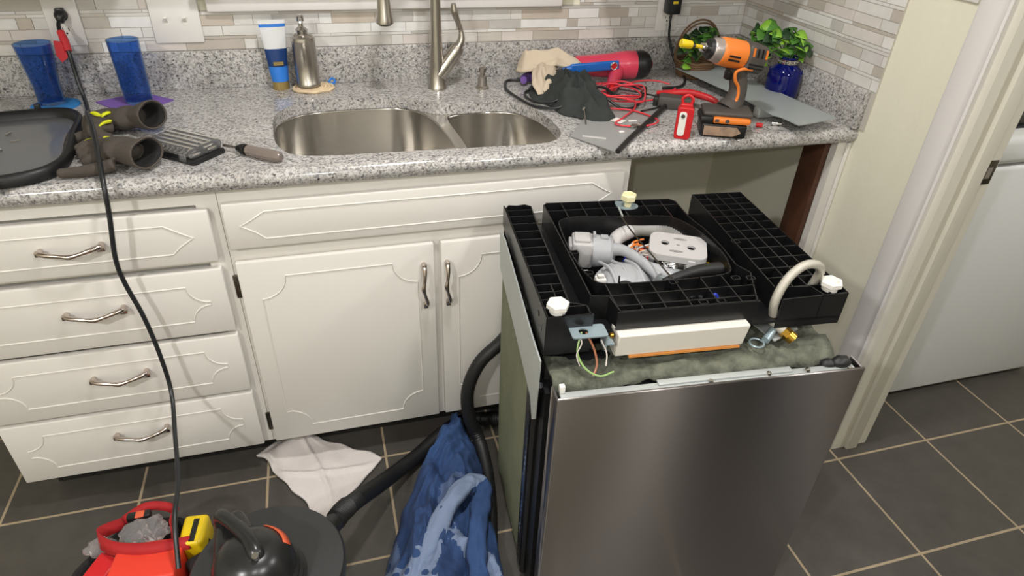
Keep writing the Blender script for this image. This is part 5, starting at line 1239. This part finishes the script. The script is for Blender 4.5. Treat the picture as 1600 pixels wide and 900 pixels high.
# ------------------------------------------------------------------ floor: towel, blue cloth, vacuum, tool bag
def quadcloth(name, corners, nx, ny, hf, m, label, cat, tk=0.005, edge=0.0, z0=0.0):
    bm = BM(); C = [Vector(c) for c in corners]; g = []
    for j in range(ny + 1):
        v = j / ny; row = []
        for i in range(nx + 1):
            u = i / nx; p = (C[0] * (1 - u) + C[1] * u) * (1 - v) + (C[3] * (1 - u) + C[2] * u) * v
            ed = min(u, 1 - u, v, 1 - v)
            w_ = edge * noise.noise(Vector((u * 4, v * 4, 3))) * (1 if ed < .001 else max(0, 1 - ed * 6))
            row.append(bm.verts.new((p.x + w_, p.y + w_ * .7, z0 + hf(u, v, p, ed))))
        g.append(row)
    for j in range(ny):
        for i in range(nx): bm.faces.new((g[j][i], g[j][i + 1], g[j + 1][i + 1], g[j + 1][i]))
    o = obj(name, bm, m, smooth=80); mod(o, 'SOLIDIFY', thickness=tk, offset=-1); return tag(o, label, cat)
def tw(u, v, p, ed):
    h = 0.012 + 0.012 * max(0, fbm(p.x, p.y, 9, 2, 2)) * min(1, ed * 7)
    h += 0.022 * math.exp(-((v - 0.12 - 0.1 * u) / 0.10) ** 2) * min(1, ed * 8 + .2)
    d = (u * 0.8 - (v - 0.28)) ; h += 0.010 * math.exp(-(d / 0.035) ** 2) * min(1, ed * 6)
    d = (u - 0.55 + (v - .5) * .8); h += 0.008 * math.exp(-(d / 0.04) ** 2) * min(1, ed * 6)
    return h
quadcloth('towel', [(-1.048, -0.575, 0), (-0.945, -0.490, 0), (-0.695, -0.668, 0), (-0.860, -0.855, 0)], 56, 56, tw, M['towel'], 'white towel lying rumpled on the floor tiles under the sink cabinet doors', 'towel', 0.008, 0.018)
# blue patterned cloth: pile slumped along the dishwasher's left side, with a folded-over band on top
BC = thing('blue_cloth', 'rumpled blue patterned cloth slumped on the floor against the left side of the dishwasher', 'cloth', (-0.55, -0.90, 0))
bo = Vector((-0.55, -0.90, 0))
bm = BM(); rows = []
spine = spline([(-0.465, -0.600, 0), (-0.498, -0.70, 0), (-0.545, -0.82, 0), (-0.575, -0.95, 0), (-0.600, -1.08, 0), (-0.60, -1.20, 0)], 16)
wl = [0.008, 0.045, 0.075, 0.105, 0.130, 0.14]; wr = [0.012, 0.085, 0.130, 0.165, 0.190, 0.19]; N = len(spine); K = 84
for i, p in enumerate(spine):
    f = i / (N - 1) * 5; k = min(int(f), 4); a = wl[k] + (wl[k + 1] - wl[k]) * (f - k); b = wr[k] + (wr[k + 1] - wr[k]) * (f - k)
    row = []
    for j in range(K + 1):
        u = j / K * 2 - 1
        off = u * (a if u < 0 else b) * (1 + 0.10 * noise.noise(Vector((i * .13, 4, 1 if u > 0 else 0))))
        x, y = p.x + off, p.y - 0.03 * u
        q = Vector((x * 1.0 + y * 0.35, y * 0.55 - x * .2, 0.0))
        warp = noise.noise(q * 7) * 0.06
        r1 = 1 - abs(noise.noise(Vector(((x + warp) * 17, (y - x * .8) * 6.5, 3)))) * 2.4
        r2 = 1 - abs(noise.noise(Vector(((x - y * .7) * 24, (y + warp) * 15, 8)))) * 2.4
        env = (1 - abs(u) ** 3.0)
        H = 0.055 + 0.050 * math.exp(-((y + 0.78) / 0.2) ** 2)
        zz = env * (H * 0.62 + 0.042 * r1 + 0.017 * r2)
        zz += 0.006 * noise.noise(Vector((x * 60, y * 60, 1))) * env
        x = min(x, -0.418 + (y + 0.75) * 0.085)
        row.append(bm.verts.new(Vector((x, y, 0.008 + max(0, zz))) - bo))
    rows.append(row)
for a, b in zip(rows, rows[1:]):
    for j in range(K): bm.faces.new((a[j], a[j + 1], b[j + 1], b[j]))
o = obj('cloth_body', bm, M['denim'], BC, smooth=80); mod(o, 'SOLIDIFY', thickness=0.006, offset=-1)
def dt(p):
    c = p.center + bo
    n_ = noise.noise(Vector((c.x * 14, c.y * 14, 2))) * 0.03
    a = 0.85 if (c.y < -1.06 + n_ and c.x < -0.60 + n_) or (abs((c.x + 0.52) + (c.y + 1.06) * 0.5 + n_) < 0.02 and -1.16 < c.y < -0.98) else 0.0
    a = max(a, 0.30 if noise.noise(Vector((c.x * 9, c.y * 6, 5))) > 0.32 else 0.0)
    return (a, a, a, 1)
tint(o, dt)
bm = BM(); rows = []
P = spline([(-0.675, -1.115, 0.060), (-0.610, -1.030, 0.090), (-0.540, -0.945, 0.118), (-0.482, -0.905, 0.125), (-0.452, -0.925, 0.112), (-0.475, -0.985, 0.10), (-0.505, -1.08, 0.085), (-0.515, -1.17, 0.07)], 12)
for i, p in enumerate(P):
    a = P[max(0, i - 1)]; b = P[min(len(P) - 1, i + 1)]; t_ = (b - a).normalized(); s_ = Vector((t_.y, -t_.x, 0)).normalized()
    rows.append([bm.verts.new(p + s_ * (j / 12 * 2 - 1) * (0.026 + 0.008 * noise.noise(Vector((i * .2, 0, 0)))) + Vector((0, 0, 0.012 * (1 - (j / 6 - 1) ** 2) + 0.006 * noise.noise(Vector((i * .22, j * .3, 4))) - (0.012 if j in (0, 12) else 0))) - bo) for j in range(13)])
for a, b in zip(rows, rows[1:]):
    for j in range(12): bm.faces.new((a[j], a[j + 1], b[j + 1], b[j]))
o = obj('patterned_band', bm, M['denim'], BC, smooth=80); mod(o, 'SOLIDIFY', thickness=0.012, offset=-1); tint(o, lambda p: (0.9, 0.9, 0.9, 1) if p.index < 60 * 12 * .75 else (0.0, 0.0, 0.0, 1))

# shop vacuum
VX, VY = -0.950, -1.165
t = thing('shop_vacuum', 'black bucket vacuum with round lid, dome motor head and orange-red label', 'vacuum', (VX, VY, 0))
bm = BM(); lathe(bm, [(0.118, 0.03), (0.122, 0.035), (0.136, 0.265), (0.140, 0.272)], 48, cap0=True, cap1=True); obj('drum', bm, M['vac'], t)
bm = BM(); lathe(bm, [(0.140, 0.272), (0.149, 0.274), (0.150, 0.300), (0.146, 0.306), (0.09, 0.310), (0.085, 0.310)], 56, cap0=True, cap1=True); obj('lid', bm, M['vaclid'], t)
bm = BM(); lathe(bm, [(0.090, 0.308), (0.092, 0.318), (0.086, 0.322), (0.087, 0.332), (0.081, 0.336), (0.082, 0.346), (0.076, 0.352), (0.074, 0.372), (0.062, 0.398), (0.040, 0.415), (0.0001, 0.421)], 40, Matrix.Translation((-0.015, -0.030, 0))); dm = obj('motor_dome', bm, M['vac'], t)
bm = BM(); Rr = 0.0765; P1 = []
rows = []
for i in range(9):
    a = math.radians(68 - i * 7.5); row = []
    for j in range(3):
        zt = 0.386 + j * 0.008; rr = 0.0705 - j * 0.0055; row.append(bm.verts.new((-0.015 + rr * math.cos(a), -0.030 + rr * math.sin(a), zt)))
    rows.append(row)
for a, b in zip(rows, rows[1:]):
    for j in range(2): bm.faces.new((a[j], a[j + 1], b[j + 1], b[j]))
o = obj('orange_label', bm, M['label'], dm); mod(o, 'SOLIDIFY', thickness=0.0015, offset=0)
bm = BM(); prism(bm, [(-0.092, 0.075), (-0.045, 0.105), (0.0, 0.015), (-0.03, -0.075), (-0.085, -0.07)], 0.306, 0.385); hs = obj('head_shroud', bm, M['vac'], t, smooth=20); mod(hs, 'BEVEL', width=0.018, segments=4)
bm = BM(); tube(bm, [(-0.078, 0.070, 0.375), (-0.074, 0.066, 0.405), (-0.050, 0.035, 0.418), (-0.018, -0.010, 0.424), (-0.002, -0.045, 0.418), (0.002, -0.055, 0.395)], [0.014, 0.014, 0.013, 0.013, 0.015, 0.014], 16, 6, flat=0.8); obj('carry_handle', bm, M['vac'], t)
bm = BM(); cyl(bm, (0.0, -0.062, 0.432), (0.0, -0.058, 0.420), 0.006, 12); obj('switch', bm, M['silver'], t)
bm = BM(); cyl(bm, (0.098, 0.092, 0.235), (0.135, 0.150, 0.225), 0.024, 20, 0.021); obj('hose_port', bm, M['vac'], t)
for a in (0.6, 2.2, 3.7, 5.3):
    bm = BM(); x, y = 0.115 * math.cos(a), 0.115 * math.sin(a); cyl(bm, (x, y, 0.028), (x, y, 0.048), 0.012, 12); ball(bm, (x, y, 0.017), 0.017, seg=14, rings=8); obj('caster', bm, M['rubber'], t)
bm = BM(); tube(bm, [(VX + .128, VY + .140, 0.226), (VX + .142, VY + .162, 0.222), (VX + .158, VY + .185, 0.212)], [0.0235, 0.0235, 0.0235], 18, 12, rib=0.05)
tube(bm, [(VX + .152, VY + .178, 0.214), (VX + .185, VY + .225, 0.185), (VX + .23, VY + .305, 0.12), (VX + .285, VY + .395, 0.055), (VX + .36, VY + .47, 0.026), (VX + .44, VY + .535, 0.026), (VX + .51, VY + .57, 0.026), (-0.36, -0.60, 0.026), (-0.28, -0.62, 0.026)], 0.0215, 18, 22, rib=0.03)
tag(obj('vacuum_hose', bm, M['rubber']), 'thick black ribbed vacuum hose running from the vacuum past the white towel', 'hose')

# tool bag and its contents
BX, BY = -1.225, -1.045
t = thing('tool_bag', 'round black open tool bag with red webbing handles on the floor', 'tool bag', (BX, BY, 0))
bm = BM(); n = 44; R = []
def br(a, k): return 0.142 * (1 + .05 * math.cos(3 * a + 1) + 0.02 * math.sin(7 * a)) * k
for k, zz in ((0.86, 0.0), (0.95, 0.02), (1.0, 0.10), (1.03, 0.185), (1.02, 0.20), (0.97, 0.198), (0.95, 0.17), (0.92, 0.03), (0.01, 0.028)):
    R.append([bm.verts.new((br(2 * PI * i / n, k) * math.cos(2 * PI * i / n) * 1.0, br(2 * PI * i / n, k) * math.sin(2 * PI * i / n) * 1.0, zz + (.008 * math.sin(5 * PI * i / n) if zz > .1 else 0))) for i in range(n)])
for a, b in zip(R, R[1:]):
    for i in range(n): bm.faces.new((a[i], a[(i + 1) % n], b[(i + 1) % n], b[i]))
bm.faces.new(R[0][::-1]); obj('bag_body', bm, M['bag'], t, smooth=80)
def strap(parent, pts, w_, name='strap', m='redc'):
    P = spline(pts, 8); bm = BM(); rows = []
    for i, p in enumerate(P):
        a = P[max(0, i - 1)]; b = P[min(len(P) - 1, i + 1)]; tdir = (b - a).normalized(); side = tdir.cross(Vector((0.1, -0.9, 0.5))).normalized()
        s2 = Vector((-0.1, 0.8, 0.6)); s2 = (s2 - tdir * s2.dot(tdir)).normalized(); rows.append((bm.verts.new(p - s2 * w_ / 2), bm.verts.new(p + s2 * w_ / 2)))
    for a, b in zip(rows, rows[1:]): bm.faces.new((a[0], a[1], b[1], b[0]))
    o = obj(name, bm, M[m], parent, smooth=80); mod(o, 'SOLIDIFY', thickness=0.003); return o
st = strap(t, [(-0.062, 0.158, 0.190), (-0.100, 0.110, 0.222), (-0.066, 0.058, 0.240), (-0.010, 0.032, 0.246), (0.052, 0.024, 0.246), (0.100, 0.028, 0.240)], 0.028)
strap(t, [(0.045, 0.150, 0.198), (0.058, 0.115, 0.235), (0.060, 0.070, 0.245), (0.075, 0.030, 0.24)], 0.024)
strap(t, [(-0.060, 0.150, 0.208), (-0.015, 0.165, 0.222), (0.030, 0.155, 0.222), (0.055, 0.135, 0.22)], 0.020)
bm = BM(); box(bm, -0.048, 0.002, 0.130, 0.150, 0.215, 0.232, bev=.005); bk = obj('buckle', bm, M['black'], t)
bm = BM(); box(bm, -0.028, -0.010, 0.128, 0.146, 0.2315, 0.234, bev=.001); obj('buckle_tab', bm, M['label'], bk)
def case(name, c, sx, sy, sz, rz, rx, m, label, cat, bev=.006):
    mt_ = Matrix.Translation((0, 0, 0)) @ Matrix.Rotation(rz, 4, 'Z') @ Matrix.Rotation(rx, 4, 'X'); bm = BM(); box(bm, -sx / 2, sx / 2, -sy / 2, sy / 2, -sz / 2, sz / 2, mt_, bev=bev, seg=3)
    o = obj(name, bm, m); o.location = c; return tag(o, label, cat)
case('tool_case', (-1.208, -1.045, 0.200), 0.135, 0.105, 0.085, math.radians(-4), math.radians(-8), M['orangered'], 'large orange-red box standing in the middle of the open tool bag', 'box')
case('tool_case', (-1.312, -1.02, 0.185), 0.05, 0.085, 0.05, math.radians(-35), math.radians(12), M['red'], 'narrow dark red case squeezed at the left inside the tool bag', 'case')
case('tool_case', (-1.10, -1.125, 0.195), 0.05, 0.06, 0.05, math.radians(20), math.radians(12), M['red'], 'small red case at the right front of the tool bag', 'case')
t = thing('yellow_tool', 'yellow plastic tool with a black slot standing at the right inside the tool bag', 'tool', (-1.122, -0.985, 0.215), math.radians(-6))
bm = BM(); box(bm, -0.026, 0.026, -0.038, 0.040, -0.04, 0.028, bev=.009, seg=3); obj('yellow_case', bm, M['yellow'], t)
bm = BM(); box(bm, -0.003, 0.009, -0.032, 0.026, 0.0275, 0.0295, bev=.0008); obj('black_slot', bm, M['black'], t)
r9 = random.Random(2)
def film(name, c, s, label, seed):
    bm = BM(); ball(bm, (0, 0, 0), s[0], s[1], s[2], seg=36, rings=24)
    for v in bm.verts:
        q = Vector(v.co); v.co += q.normalized() * (0.012 * (abs(noise.noise(q * 45 + Vector((seed, 0, 0)))) * 2 - .6))
    o = obj(name, bm, M['film'], smooth=25); o.location = c; return tag(o, label, 'plastic bag')
film('plastic_bag', (-1.228, -0.955, 0.225), (0.052, 0.036, 0.020), 'crinkled clear plastic bag between the red straps of the tool bag', 1)
film('plastic_bag', (-1.315, -0.965, 0.215), (0.034, 0.022, 0.016), 'smaller crinkled clear plastic bag at the left rim of the tool bag', 6)
case('black_pouch', (-1.105, -1.045, 0.195), 0.06, 0.05, 0.03, math.radians(30), math.radians(10), M['bag'], 'small black pouch between the yellow tool and the vacuum', 'pouch', .01)
bm = BM(); cyl(bm, (-1.108, -1.082, 0.21), (-1.098, -1.062, 0.228), 0.013, 14, 0.008); tag(obj('bottle_cap', bm, M['white_pl']), 'small white cap among the tools at the right of the tool bag', 'cap')
